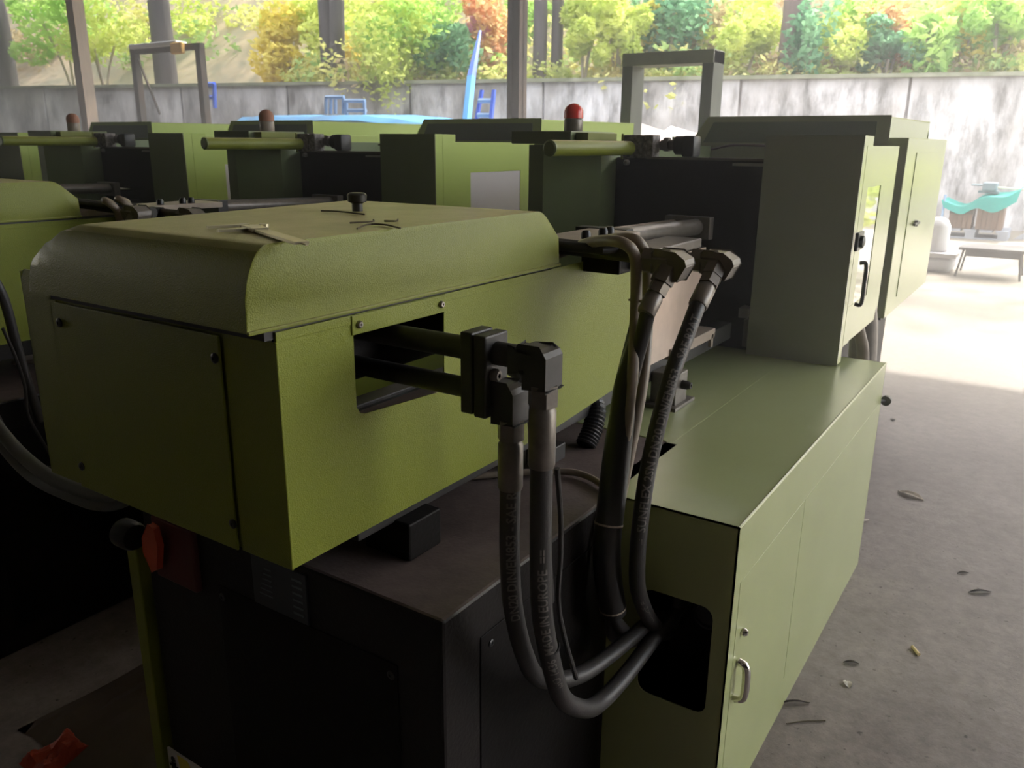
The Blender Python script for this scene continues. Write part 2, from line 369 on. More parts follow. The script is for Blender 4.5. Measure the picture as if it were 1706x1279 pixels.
# ------------------------------------------------------------------ the moulding machine
GRP = 'lime green injection moulding machines standing side by side'
def bolt(p, ax, r, h, name, parent, m=STEEL):
    p = Vector(p); ax = Vector(ax); return obj(name, lathe(p, [(r, 0), (r, h*.6), (r*.7, h), (r*.35, h), (r*.3, h*.5)], 12, axis=ax), m, parent, True)
def hose(path, r, parent, ferr=None, prints=(), m=None, label=None):
    path = smooth_path(path, 8)
    h = obj('hydraulic_hose', tube(path, r, 18), m or RUBBER, parent, True)
    if label: h['label'] = label
    if ferr:
        fr = frames(path); L = 0; P0 = path[0]; d = (path[3]-path[0]).normalized()
        obj('swivel_nut', hexprism(P0+d*-.012, P0+d*.022, r*1.3), FERR, h)
        obj('ferrule', tube([P0+d*.022, P0+d*.026, P0+d*.030, P0+d*(ferr-.004), P0+d*ferr], [r*1.05, r*1.05, r*1.2, r*1.2, r*1.1], 18), FERR, h, True)
    for (txt, s0, size, side) in prints: text_on_hose(txt, path, s0, size, r, side, 'lettering', h)
    return h

def machine(dy, label, first=False, win=(3.21, 3.545), door_end=3.84, whitewin=True, lens='red', cond=False):
    root = empty('injection_moulding_machine', (2.6, 1.24, 0), label, 'machine', GRP)
    R = root; SG = LIME_GLARE if first else LIMEF
    # black base
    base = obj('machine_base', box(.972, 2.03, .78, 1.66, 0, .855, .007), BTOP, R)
    obj('access_panel', box(.9695, .9725, .886, 1.399, .12, .725, .001), BLACK, base)
    for y, z in ((1.385, .70), (.902, .70)): bolt((.9705, y, z), (-1, 0, 0), .009, .004, 'screw', base, BPLAS)
    obj('side_panel', box(1.083, 1.60, .7775, .7805, .08, .763, .001), BLACK, base)
    bolt((1.115, .778, .735), (0, -1, 0), .008, .004, 'screw', base, BPLAS)
    if first:
        npl = obj('nameplate', box(.967, .9725, 1.115, 1.275, .727, .838, .001), NPL, base)
        for k in range(6):
            obj('text_row', box(.966, .967, 1.125, 1.155, .742+k*.015, .747+k*.015), NPT, npl); obj('text_row', box(.966, .967, 1.215, 1.255-.004*k, .755+k*.012, .758+k*.012), NPT, npl)
        wl_ = obj('warning_label', box(.9675, .9725, 1.50, 1.684, .05, .172), LABW, base)
        obj('yellow_band', plate([[(0, 0), (.11, 0), (0.02, .12), (-.02, .12)]], (.9668, 1.612, .05), (0, -1, 0), (0, 0, 1), .001), SUNW, wl_)
        t = B(); lathe((.9665, 1.652, .148), [(.008, 0), (.008, .001)], 10, t, axis=(-1, 0, 0)); box(.9655, .9665, 1.644, 1.660, .10, .138, bm=t)
        box(.9655, .9665, 1.632, 1.668, .124, .130, bm=t)
        obj('pictogram', t, BPLAS, wl_)['kind'] = 'stuff'
        iso = obj('isolator_switch', box(.955, .972, 1.455, 1.60, .69, .84, .004), mat('dark_red_box', (.10, .018, .015), .5), base, label='dark red isolator box with bright red handle')
        obj('isolator_handle', plate([[(0, .0), (.022, -.004), (.03, -.045), (.016, -.105), (-.008, -.118), (-.03, -.075), (-.028, -.04)]], (.94, on(258, 900, 0, .94).y, on(258, 872, 0, .94).z), (0, -1, 0), (0, 0, 1), .012, bev=.002), REDP, iso)
        obj('switch_spindle', cyl((.945, 1.60, .765), (.962, 1.59, .765), .010), REDP, iso)
        obj('plug_socket', lathe((.95, 1.66, .77), [(.03, 0), (.034, .01), (.034, .05), (.028, .055)], 16, axis=(0, 1, 0)), BPLAS, base, True)
    # left cabinet (its front edge shows as a lime strip)
    obj('left_cabinet', box(.955, 3.0, 1.675, 1.715, 0, .745, .003), LIME, R)
    # right side cabinet with opening
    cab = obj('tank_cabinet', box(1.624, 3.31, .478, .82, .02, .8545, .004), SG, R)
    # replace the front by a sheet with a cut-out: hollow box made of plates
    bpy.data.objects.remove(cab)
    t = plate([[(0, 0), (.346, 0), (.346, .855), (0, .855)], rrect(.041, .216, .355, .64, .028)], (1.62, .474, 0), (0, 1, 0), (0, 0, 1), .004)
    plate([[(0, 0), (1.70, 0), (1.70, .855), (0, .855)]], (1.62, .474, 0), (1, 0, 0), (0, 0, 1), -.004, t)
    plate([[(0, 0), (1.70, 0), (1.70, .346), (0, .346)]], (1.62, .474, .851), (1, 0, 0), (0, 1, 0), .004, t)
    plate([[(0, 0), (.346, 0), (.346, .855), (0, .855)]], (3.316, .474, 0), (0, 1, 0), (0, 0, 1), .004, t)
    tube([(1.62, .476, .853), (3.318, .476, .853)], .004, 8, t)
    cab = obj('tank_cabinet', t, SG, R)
    obj('inner_tank', box(1.74, 3.29, .49, .815, .02, .84), BLACK, cab)
    d1 = obj('cabinet_door', box(1.665, 2.204, .4734, .4745, .118, .70), SG, cab)
    obj('cabinet_door', box(2.214, 3.27, .4734, .4745, .118, .70), SG, cab)
    if first:
        obj('door_handle', tube(smooth_path([(1.70, .471, .372), (1.70, .452, .382), (1.70, .448, .42), (1.70, .452, .466), (1.70, .471, .476)], 4), [.010]*17, 10), CHROME, cab, True, label='chrome door handle')
        obj('door_lock', lathe((1.715, .4715, .548), [(.010, 0), (.010, .006), (.006, .012)], 12, axis=(0, -1, 0)), CHROME, cab, True)
        obj('gauge', lathe((1.70, .548, .583), [(.038, 0), (.038, .02), (.030, .024), (.028, .018)], 22, axis=(-1, 0, 0)), DARK, cab, True)
        t = cyl((3.32, .50, .70), (3.37, .47, .69), .006); lathe((3.37, .465, .69), [(.02, 0), (.02, .02)], 10, t, axis=(1, 0, 0)); obj('tap_handle', t, BPLAS, cab)
    # green bed deck
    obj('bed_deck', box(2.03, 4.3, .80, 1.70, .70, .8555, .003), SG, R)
    obj('bed_frame', box(2.05, 5.6, .84, 1.66, 0, .70, .003), BLACK, R)
    for x in (3.5, 4.7): obj('levelling_foot', lathe((x, 1.24, 0), [(.05, 0), (.05, .02), (.02, .03), (.02, .05)], 12), DARK, R)
    # carriage rails and feet under the injection unit
    t = box(1.0, 3.05, 1.0, 1.06, .93, .995, .003); box(1.0, 3.05, 1.44, 1.50, .93, .995, .003, t); box(1.05, 1.9, 1.02, 1.48, .95, .985, bm=t); obj('slide_rail', t, DARK, R)
    for x, y in ((1.10, .962), (1.10, 1.44)): obj('rail_foot', box(x, x+.10, y, y+.12, .855, .935, .004), BLACK, R)
    bk = obj('rail_bracket', box(2.31, 2.405, .915, 1.0, .857, .965, .004), FERR, R)
    obj('bracket_base', box(2.28, 2.44, .90, 1.01, .8555, .867, .002), FERR, bk); bolt((2.36, .915, .925), (0, -1, 0), .014, .03, 'bolt', bk, DARK)
    # lower housing of the injection unit
    Zb, Zt = 1.0, 1.383
    hou = plate([[(0, 0), (.80, .0), (1.11, .022), (1.195, .19), (1.213, .215), (1.215, .333), (1.13, .352), (1.003, .383), (0, .383)], [(.158, .352), (.158, .228), (.165, .216), (.178, .211), (.392, .198), (.394, .352)]], (.777, .924, Zb), (1, 0, 0), (0, 0, 1), -.003)
    plate([[(0, 0), (.095, 0), (.095, .395), (.08, .415), (0, .415)]], (.777, 1.537, Zb-.002), (0, 1, 0), (0, 0, 1), .003, hou)
    plate([[(0, 0), (.69, 0), (.69, .385), (0, .385)]], (.781, .94, Zb), (0, 1, 0), (0, 0, 1), .002, hou)
    plate([[(1.52, 1.364), (1.54, 1.364), (1.54, 1.0), (1.52, 1.0)]], (.777, 0, 0), (0, 1, 0), (0, 0, 1), .002, hou)
    plate([[(0, 0), (1.0, 0), (1.0, .41), (0, .41)]], (.777, 1.63, Zb-.002), (1, 0, 0), (0, 0, 1), -.003, hou)
    housing = obj('unit_housing', hou, LIME, R)
    obj('end_panel', box(.7725, .7765, 1.050, 1.518, .997, 1.362, .0018), LIME, housing)
    obj('corner_flange', box(.7755, .780, .9225, 1.043, .9985, 1.368, .0015), LIME, housing)
    obj('top_strip', box(.777, 1.56, .9228, .9258, 1.368, 1.383, .001), LIME, housing)
    for y, z in ((1.506, 1.325), (1.061, 1.325), (1.503, 1.042), (1.055, 1.045)): bolt((.7725, y, z), (-1, 0, 0), .0085, .004, 'screw', housing, BPLAS)
    cs = obj('cover_strip', box(.930, 1.172, .9205, .9245, 1.350, 1.382, .0012), LIME, housing)
    for x in (.945, 1.158): bolt((x, .9205, 1.366), (0, -1, 0), .0065, .006, 'screw', cs, STEEL)
    obj('opening_lip', box(.94, 1.165, .926, .965, 1.196, 1.200), STAIN, housing)
    t = box(.95, 1.20, 1.20, 1.50, 1.01, 1.37, .01); cyl((.9, 1.12, 1.26), (1.5, 1.12, 1.26), .06, 20, t); obj('inner_cylinder', t, BLACK, housing, True)
    # lid
    prof = [(.719, 1.3925), (.721, 1.438), (.727, 1.466), (.738, 1.490), (.760, 1.511), (1.485, 1.512), (1.512, 1.499), (1.566, 1.452), (1.568, 1.3925)]
    prof = [prof[0], prof[1], prof[2], prof[3], (.748, 1.503), prof[4], (.775, 1.5125), (1.475, 1.5125), prof[5], (1.497, 1.508), prof[6], prof[7], prof[8]]
    ys = [(.9125, 1.508, .003), (.914, 1.52, 0), (1.33, 1.52, 0), (1.368, 1.5115, 0), (1.408, 1.501, 0), (1.447, 1.482, 0), (1.475, 1.460, 0), (1.487, 1.43, 0), (1.49, 1.386, 0)]
    t = B(); rows = []
    ys[0] = (.9125, 1.508, .003)
    for (y, zc, inset) in ys:
        row = []
        for (x, z) in prof:
            zz = min(z, zc+(z-1.512)*.25) if z > zc else z
            xx = x+(inset if x < 1.1 else -inset) if z > 1.40 else x
            # the end faces tuck in with the rounded shoulder
            row.append(t.verts.new((xx, y+((xx-.721)*.11 if y > 1.3 else 0), max(zz, 1.3925))))
        rows.append(row)
    for a, b in zip(rows, rows[1:]):
        for k in range(len(prof)-1): t.faces.new((a[k], a[k+1], b[k+1], b[k]))
    t.faces.new(rows[0]); t.faces.new(rows[-1][::-1])
    box(.719, 1.57, .9085, .9135, 1.390, 1.3955, .001, bm=t)
    obj('seam_gap_shade', box(.76, 1.56, .9275, 1.50, 1.372, 1.400), BPLAS, housing)  # dark box painting the shade inside the lid gap, not a seal
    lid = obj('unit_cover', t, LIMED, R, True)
    kx, ky, kz = 1.248, 1.205, 1.512
    if first:
        obj('cover_knob', lathe((kx, ky, kz), [(.011, 0), (.011, .016), (.019, .020), (.020, .033), (.016, .037)], 12), BPLAS, lid, True)
    # pipes through the opening, clamp and elbows
    if True:
        PX = 1.05; E2 = on(903, 601, 0, PX); E1 = on(849, 660, 0, PX); KB = on(806, 620, 0, PX)
        obj('steel_pipe', tube([(PX, 1.14, E2.z), (PX, E2.y+.02, E2.z)], .0195, 18), DARK, R, True)
        obj('steel_pipe', tube([(PX, 1.14, E1.z), (PX, E1.y+.02, E1.z)], .0175, 18), DARK, R, True)
        ky_ = KB.y
        cb = box(PX-.032, PX+.032, ky_-.026, ky_-.002, E1.z-.036, E2.z+.032, .003); box(PX-.030, PX+.030, ky_+.002, ky_+.026, E1.z-.034, E2.z+.034, .003, cb); cl = obj('pipe_clamp', cb, DARK, R)
        bolt((PX-.01, ky_-.026, (E1.z+E2.z)/2), (0, -1, 0), .011, .012, 'bolt', cl, FERR)
        for (e, r) in ((E2, .0205), (E1, .019)):
            x, y, z = e
            t = plate([[(-.022, -.019), (.000, -.019), (.005, -.025), (.005, -.041), (.046, -.041), (.046, .010), (.041, .018), (.030, .022), (-.006, .022), (-.012, .018), (-.022, .018)]], (x-r, y+.024, z), (0, -1, 0), (0, 0, 1), -2*r, bev=.005)
            el = obj('elbow_fitting', t, DARK, R)
        side = (-.72, -.69, 0)
        hy1 = E1.y-.003
        hose1 = [(PX, hy1, E1.z-.05), (PX, hy1, 1.10), (PX, hy1, .98), (PX+.012, hy1, .87), (PX+.05, hy1, .755), (1.17, .70, .655), (1.30, .69, .585), (1.45, .68, .56), (1.66, .66, .56)]
        hose(hose1, .0175, R, .11)
        h1 = R.children[-1]
    # hoses (bottom ones with print)
    cam_side = (-.72, -.69, .1)
    if first:
        # print reads upward: build reversed paths for the lettering
        p1 = smooth_path(hose1[:6], 8)[::-1]
        text_on_hose('DN20 DIN/EN853 - SAE R2AT', p1, .225, .0225, .0175, cam_side, 'lettering', h1)
    hy2 = E2.y-.003
    hose2 = [(PX, hy2, E2.z-.05), (PX, hy2, 1.15), (PX+.003, hy2, 1.0), (PX+.012, hy2, .88), (PX+.045, hy2, .765), (1.15, hy2+.004, .65), (1.23, .635, .575), (1.32, .642, .53), (1.45, .645, .518), (1.60, .64, .54), (1.70, .63, .56)]
    h2 = hose(hose2, .0185, R, .125)
    if first:
        p2 = smooth_path(hose2[:6], 8)[::-1]
        text_on_hose('ISO 1436  MADE IN EUROPE  ==', p2, .065, .0225, .0185, cam_side, 'lettering', h2)
        obj('cable_tie', tube([(PX+.036, hy2, .80), (PX+.039, hy2, .795)], .0205, 16), BPLAS, h2)
    # upper elbows and hoses
    t = box(1.765, 1.815, .80, .875, 1.365, 1.415, .003); box(1.70, 1.765, .83, .93, 1.36, 1.40, .003, t)
    obj('valve_block', t, BLACK, R)
    _e = on(1197, 437, 1, .635); obj('steel_pipe', tube([(_e.x, .95, _e.z+.004), (_e.x, .66, _e.z+.004)], .014, 14), FERR, R, True)
    obj('steel_pipe', tube([(1.70, 1.15, 1.418), (1.70, .70, 1.408)], .019, 14), DARK, R, True)
    obj('steel_pipe', tube([(1.62, 1.15, 1.43), (1.66, .85, 1.42), (1.72, .82, 1.42)], .012, 14), DARK, R, True)
    eA = on(1197, 437, 1, .635); e4 = on(1118, 437, 1, .675)
    dA = (on(1163, 508, 1, .635)-eA).normalized(); d4 = (on(1088, 500, 1, .69)-e4).normalized()
    for e, dd in ((eA, dA), (e4, d4)):
        t = B(); hexprism(e+Vector((0, .06, 0)), e+Vector((0, .0, 0)), .028, t)
        u = Vector((0, -1, 0)); v = Vector((0, 0, 1)); nrm = u.cross(v).normalized()
        plate([[(-.034, -.022), (-.034, .020), (-.028, .025), (.018, .025), (.040, .010), (.044, -.002), (.026, -.036), (-.010, -.038)]], e+nrm*-.023, u, v, .046, t, bev=.003)
        hexprism(e+dd*.015, e+dd*.05, .025, t)
        obj('elbow_fitting', t, ELB, R)
    def q(px, py, y): return on(px, py, 1, y)
    d = dA
    hA = [eA+d*.055, eA+d*.10, q(1161, 512, .635), q(1143, 560, .637), q(1120, 622, .64), q(1098, 700, .645), q(1080, 780, .65), q(1068, 860, .65), q(1062, 930, .65), q(1064, 985, .65), q(1085, 1035, .65), q(1112, 1052, .645), (1.70, .63, .60)]
    ha = hose(hA, .0180, R, .085)
    if first:
        pA = smooth_path(hA[:9], 8)[::-1]
        text_on_hose('EUROPE  =', smooth_path(hA[5:11], 8)[::-1], .03, .0215, .0180, (-.8, -.6, .1), 'lettering', ha)
        text_on_hose('=  SUNFLEX 2SN DN20 DIN/EN853 - SAE R2AT', pA, .04, .0250, .0180, (-.8, -.6, .1), 'lettering', ha)
    d = d4
    h4 = hose([e4+d*.055, e4+d*.11, q(1070, 560, .71), q(1050, 640, .725), q(1035, 740, .725), q(1022, 860, .72)], .0165, R, .07)
    # wrapped bundle
    bpts = [(1064, 535, .742, .010), (1052, 592, .736, .017), (1041, 640, .732, .023), (1036, 695, .73, .028), (1027, 765, .727, .031), (1017, 850, .72, .031), (1011, 905, .718, .031), (1013, 960, .715, .031), (1022, 1020, .705, .030)]
    bp = smooth_path([q(a_, b_, c_) for a_, b_, c_, r_ in bpts], 6); n = len(bp)
    rad = [bpts[min(i//6, 8)][3]+(bpts[min(i//6+1, 8)][3]-bpts[min(i//6, 8)][3])*(i % 6)/6 for i in range(n)]
    bd = obj('hose_bundle', tube(bp, rad, 18), SLEEVE, R, True, label='thick black plastic sleeve round the hoses')
    for k, rr in ((32, .0322), (n-2, .0312)):
        p = bp[k]; dd = (bp[k]-bp[k-1]).normalized(); obj('cable_tie', tube([p, p+dd*.004], rr, 18), TAN, bd)
    loop = [bp[-1], q(1030, 1040, .70), q(1055, 1062, .69), q(1090, 1072, .68), q(1125, 1062, .67), (1.72, .62, .60)]
    obj('hydraulic_hose', tube(smooth_path(loop, 6), .0155, 14), RUBBER, R, True)
    obj('hydraulic_hose', tube(smooth_path([bp[-1]+Vector((0, 0, .01)), (1.53, .72, .55), (1.6, .70, .50), (1.72, .66, .50)], 6), .0155, 14), RUBBER, R, True)
    # twin grey hoses
    for k, off in enumerate((0, 1)):
        o_ = .0 if k == 0 else 21
        pts = [q(930-20*0, 417+6*k, 1.05), q(1000-o_, 402+3*k, .90), q(1035-o_*.8, 397+4*k, .80), q(1062-o_*.8, 402+7*k, .755), q(1077-o_*.9, 430, .745), q(1080-o_*.95, 480, .74), q(1079-o_, 540, .735), q(1073-o_*.9, 620, .715), q(1060-o_*.7, 700, .712), q(1044-o_*.4, 780, .715), q(1030, 850, .725)]
        g = obj('grey_hose', tube(smooth_path(pts, 8), .0125, 14), GREYH, R, True)
    p = q(1069, 497, .738); obj('cable_tie', box(p.x-.034, p.x+.022, p.y-.016, p.y+.016, p.z-.0025, p.z+.0025, .001), TAN, g)
    obj('hydraulic_hose', tube(smooth_path([q(815, 600, .80), q(845, 608, .78), q(872, 630, .755), q(886, 668, .745), q(893, 720, .74), q(898, 800, .735), q(905, 900, .73), q(912, 1000, .73)], 6), .0145, 14), RUBBER, R, True)
    # corrugated conduit and cable lying on the base
    cp = smooth_path([(1.95, 1.10, .93), (1.95, 1.04, .955), (1.94, 1.00, .945), (1.90, .985, .90), (1.86, .985, .86)], 12)
    obj('corrugated_conduit', tube(cp, [.026+(.0035 if i % 2 else 0) for i in range(len(cp))], 16), BPLAS, R)
    obj('junction_block', box(1.66, 1.76, .99, 1.05, .856, .90, .003), DARK, R)
    obj('cable', tube(smooth_path([(1.40, 1.20, .865), (1.50, 1.10, .866), (1.60, 1.0, .867), (1.66, .90, .868), (1.62, .80, .866), (1.56, .765, .85), (1.52, .75, .78), (1.50, .74, .66)], 8), .0085, 10), GREYH, R, True)
    obj('thin_cable', tube(smooth_path([q(928, 780, .66), q(934, 860, .665), q(934, 930, .67), q(930, 1000, .67), q(940, 1060, .67), q(960, 1130, .66)], 8), .005, 8), RUBBER, R, True)
    # carriage cylinder, tie plate and nozzle shield
    t = box(2.26, 2.31, 1.085, 1.26, 1.345, 1.402, .002); cyl_ = obj('carriage_cylinder', t, DARK, R)
    obj('cylinder_tube', cyl((2.31, 1.135, 1.372), (2.95, 1.135, 1.355), .030, 18), FERR, cyl_, True)
    obj('cylinder_tube', cyl((2.31, 1.225, 1.372), (2.95, 1.225, 1.36), .018, 14), STAIN, cyl_, True)
    obj('end_cap', box(2.95, 2.99, 1.08, 1.26, 1.31, 1.392, .003), FERR, cyl_)
    obj('piston_rod', cyl((2.99, 1.15, 1.348), (3.20, 1.15, 1.345), .014, 12), CHROME, cyl_, True)
    tp = obj('tie_plate', box(1.62, 2.24, 1.03, 1.20, 1.38, 1.402, .002), TAN, R)
    for x in (1.75, 1.98, 2.08, 2.12): bolt((x, 1.07, 1.402), (0, 0, 1), .014, .022, 'bolt', tp, BPLAS)
    obj('barrel', cyl((1.6, 1.24, 1.20), (3.2, 1.24, 1.20), .075, 20), DARK, R, True)
    sh = obj('nozzle_shield', plate([[(0, .01), (.36, .01), (.44, .33), (0, .33)]], (2.22, .985, .99), (1, 0, 0), (0, 0, 1), .004), STAIN, R, label='bright stainless sheet shield')
    obj('shield_shelf', box(2.4, 2.80, .975, 1.10, .985, 1.02, .002), TAN, sh); obj('shelf_leg', box(2.765, 2.785, .975, .985, .955, 1.0), TAN, sh)
    t = box(2.22, 2.60, .975, 1.10, 1.325, 1.355, .004); obj('shield_top', t, FERR, sh)
    # platen
    pl = obj('fixed_platen', box(3.20, 3.42, .955, 1.60, .8555, 1.595, .006), BLACK, R)
    obj('platen_rail', box(3.19, 3.21, .96, 1.46, 1.590, 1.600, .001), FERR, pl)
    obj('platen_rail', box(3.17, 3.19, .955, 1.09, 1.572, 1.582, .001), STEEL, pl)
    bolt((3.195, 1.545, 1.575), (-1, 0, 0), .012, .02, 'bolt', pl, STEEL); bolt((3.195, 1.0, 1.03), (-1, 0, 0), .010, .02, 'bolt', pl, STEEL)
    obj('platen_bracket', box(3.12, 3.19, .962, 1.0, 1.0, 1.04, .003), STEEL, pl); obj('platen_bracket', box(3.15, 3.18, .965, .985, .88, .99, .002), FERR, pl)
    cable = tube(smooth_path([(3.5, 1.30, 1.63), (3.5, 1.2, 1.648), (3.5, 1.05, 1.645), (3.5, .95, 1.635)], 6), .005, 8); obj('cable', cable, GREYH, R)
    # front guard: corner sheet, sliding door with window
    fg = obj('front_guard', plate([[(.617, .858), (.962, .845), (.962, 1.685), (.617, 1.685)]], (3.14, 0, 0), (0, 1, 0), (0, 0, 1), .004), mat_guard_glare if first else mat_guard3, R)
    obj('corner_post', box(3.142, 3.20, .617, .66, .862, 1.685, .002), SG, fg)
    obj('corner_post', box(3.20, 3.30, .6175, .64, .94, 1.6845, .002), SG, fg)
    wx0, wx1 = win
    dr = obj('guard_door', plate([[(3.2, .925), (door_end, .925), (door_end, 1.65), (3.2, 1.65)], [(wx0, 1.07), (wx1, 1.07), (wx1, 1.503), (wx0, 1.503)]], (0, .6165, 0), (1, 0, 0), (0, 0, 1), -.004), SG, fg)
    obj('door_edge', plate([[(0, .925), (.05, .925), (.05, 1.65), (0, 1.65)]], (door_end, .6165, 0), (.8, .6, 0), (0, 0, 1), -.003), SG, dr)
    obj('window_pane', box(wx0-.01, wx1+.01, .6185, .6205, 1.06, 1.513), GLASS if first else WHITE, dr)
    if first:
        hd = obj('door_handle', tube(smooth_path([(3.235, .6, 1.235), (3.235, .578, 1.232), (3.235, .576, 1.16), (3.235, .578, 1.085), (3.235, .60, 1.082)], 5), .0075, 10), BPLAS, dr, True)
        t = lathe((3.15, .60, 1.322), [(.022, 0), (.022, .02), (.010, .024)], 12, axis=(0, -1, 0)); box(3.11, 3.21, .592, .604, 1.29, 1.355, .003, t); obj('door_latch', t, BPLAS, dr)
    # clamp housing behind
    ch = obj('clamp_housing', box(4.34, 5.72, .66, 1.84, .83, 1.688, .004), SG, R)
    pn = obj('service_panel', box(4.62, 5.42, .6565, .6605, .90, 1.62, .0015), SG, ch)
    t = lathe((4.87, .656, 1.258), [(.016, 0), (.016, .016)], 10, axis=(0, -1, 0)); box(4.79, 4.96, .640, .650, 1.25, 1.264, .003, t); obj('panel_latch', t, BPLAS, pn)
    for x in (4.5, 5.2): obj('foot_bracket', box(x, x+.07, .70, .76, .79, .83), BPLAS, ch)
    obj('clamp_bed', box(3.44, 4.34, .70, 1.66, .86, 1.55, .01), BLACK, R)
    # drop pipes and cables below the door
    obj('conduit', tube(smooth_path([(3.55, .66, 1.0), (3.62, .64, .90), (3.66, .62, .80), (3.68, .61, .60), (3.70, .60, .2)], 6), .025, 12), GREYH, R, True)
    obj('conduit', tube(smooth_path([(3.80, .68, 1.0), (3.84, .66, .85), (3.86, .64, .5), (3.88, .64, .1)], 6), .06, 14), FERR, R, True)
    obj('guard_leg', box(3.34, 3.42, .70, .74, .857, 1.2), FERR, R)
    # hood
    t = plate([[(.745, 1.672), (1.70, 1.672), (1.62, 1.782), (.745, 1.782)]], (4.29, 0, 0), (0, 1, 0), (0, 0, 1), 1.25, bev=.006)
    hd = obj('clamp_hood', t, SG, R)
    obj('hood_recess', plate([[(.80, 1.66), (1.64, 1.66), (1.59, 1.76), (.80, 1.76)]], (4.285, 0, 0), (0, 1, 0), (0, 0, 1), .01), OLIVE, hd)
    # rear guard with beacon, round beam and drive blocks
    rg = obj('rear_guard', plate([[(2.93, 1.86), (2.93, 1.79), (3.07, 1.60), (4.3, 1.60), (4.3, 1.86)]], (0, 0, .857), (1, 0, 0), (0, 1, 0), .785), mat_guard2, R)
    obj('guard_cap', box(2.92, 3.3, 1.66, 1.94, 1.645, 1.695, .003), OLIVE, rg)
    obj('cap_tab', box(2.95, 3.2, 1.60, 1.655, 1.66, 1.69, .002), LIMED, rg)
    t = B(); ax = Vector((1, -.06, 0)).normalized(); s = Vector((2.56, 1.536, 1.632)); seg = 16
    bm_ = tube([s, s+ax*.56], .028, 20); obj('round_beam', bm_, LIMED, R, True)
    obj('beam_cap', lathe(s, [(.0285, 0), (.0285, .006), (.022, .010)], 20, axis=-ax), OLIVE, R)
    ab = obj('adjuster_block', box(3.13, 3.20, 1.455, 1.535, 1.594, 1.684, .004), CHAIN, R)
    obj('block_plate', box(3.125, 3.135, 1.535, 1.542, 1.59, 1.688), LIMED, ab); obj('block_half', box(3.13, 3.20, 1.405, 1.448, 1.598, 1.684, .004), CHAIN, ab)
    obj('adjuster_shaft', cyl((3.2, 1.40, 1.645), (3.2, 1.27, 1.645), .020, 14), FERR, ab, True)
    obj('shaft_collar', cyl((3.2, 1.385, 1.648), (3.2, 1.365, 1.648), .027, 14), FERR, ab, True)
    t = box(3.16, 3.24, 1.245, 1.30, 1.60, 1.682, .012); cyl((3.2, 1.335, 1.645), (3.2, 1.29, 1.645), .036, 18, t); obj('drive_motor', t, DARK, ab, True)
    be = obj('beacon', lathe((3.14, 1.775, 1.695), [(.037, 0), (.039, .004), (.039, .048), (.037, .052)], 20), FERR if lens == 'red' else TAN, rg, True)
    obj('beacon_lens', lathe((3.14, 1.775, 1.748), [(.040, 0)]+[(.040, .024)]+[(.040*math.cos(a), .024+.036*math.sin(a)) for a in (.2, .5, .8, 1.1, 1.35, 1.5)], 28), REDL if lens == 'red' else mat('dusty_lens', (.42, .19, .12), .6), be, True)
    # flexible conduits leaving on the left
    if cond:
        for k in (0, 1):
            z = .035*k
            obj('flexible_conduit', tube(smooth_path([(.90, 2.45, 1.12-z), (.90, 2.25, 1.04-z), (.90, 2.12, .955-z), (.90, 2.0, .90-z), (.90, 1.85, .875-z*.6), (.92, 1.70, .875-z*.6), (.99, 1.62, .90)], 8), .0165, 12), BLUEG, R, True)
    for ch_ in R.children: pass
    R.location = (2.6, 1.24+dy, 0)
    reset()
    return R
mat_guard_glare = mat('grey_guard_glare', (.42, .44, .34), .42, var=.08, vscale=2, bump=.1, bscale=200)  # greyish guard paint, paled further to put the glare into its colour
mat_guard3 = mat('dark_green_guard', (.21, .26, .10), .42, var=.08, vscale=2, bump=.1, bscale=200)
LIMEF = mat('lime_paint_lit', (.46, .58, .10), .4, var=.08, vscale=2, bump=.1, bscale=200)  # same lime paint, lightened to paint in the stronger light farther back
mat_guard2 = mat('green_guard', (.20, .25, .11), .42, var=.08, vscale=2, bump=.1, bscale=200)
BLUEG = mat('grey_conduit', (.10, .105, .095), .45)
machine(0, 'nearest green moulding machine, its whole injection unit, hoses and side cabinet in view', first=True, cond=True)
machine(1.9, 'second green moulding machine, behind the nearest one, with white sheet in its door window', win=(3.42, 3.88), door_end=4.02, lens='dusty')
machine(3.8, 'third green moulding machine, left of the one with the white door window', win=(3.42, 3.88), door_end=4.02, lens='dusty')
machine(5.7, 'fourth green moulding machine, partly cut by the left picture edge', win=(3.42, 3.88), door_end=4.02, lens='dusty')

# ------------------------------------------------------------------ things on and around the nearest machine
kc = empty('vernier_caliper', (.86, 1.0, 1.513), 'steel vernier caliper with pointed jaws lying on the dusty green cover', 'caliper')
def cz(px, py): p = on(px, py, 2, 1.517); return p
a, b = cz(410, 376), cz(503, 404); u = (b-a).normalized(); v = Vector((0, 0, 1)).cross(u)
def strip(o, u, l, w0, w1, th, z=1.5145):
    v = Vector((0, 0, 1)).cross(u); return plate([[(0, -w0), (l, -w1), (l, w1), (0, w0)]], Vector((o.x, o.y, z)), u, v, th)
L = (b-a).length
CAL = mat('caliper_steel', (.55, .50, .36), .35, metal=.85, var=.15, vscale=40)
obj('beam', strip(a, u, L, .010, .010, .004, 1.5145), CAL, kc)
j = (cz(345, 378)-cz(412, 374)).normalized()
obj('fixed_jaw', strip(cz(412, 374), j, (cz(345, 378)-cz(412, 374)).length, .009, .003, .004), CAL, kc)
obj('sliding_jaw', strip(cz(425, 380), j, (cz(358, 384)-cz(420, 380)).length, .009, .003, .004), CAL, kc)
obj('slider', strip(a+u*.02, u, .06, .013, .012, .006, 1.5145), CAL, kc)
obj('thumb_wheel', lathe(cz(440, 377)+Vector((0, 0, -.002)), [(.008, 0), (.008, .006)], 12), CAL, kc)
obj('depth_rod', strip(b, u, .02, .002, .002, .002, 1.515), CAL, kc)
reset()
TW = mat('dry_twig', (.10, .08, .05), .8)
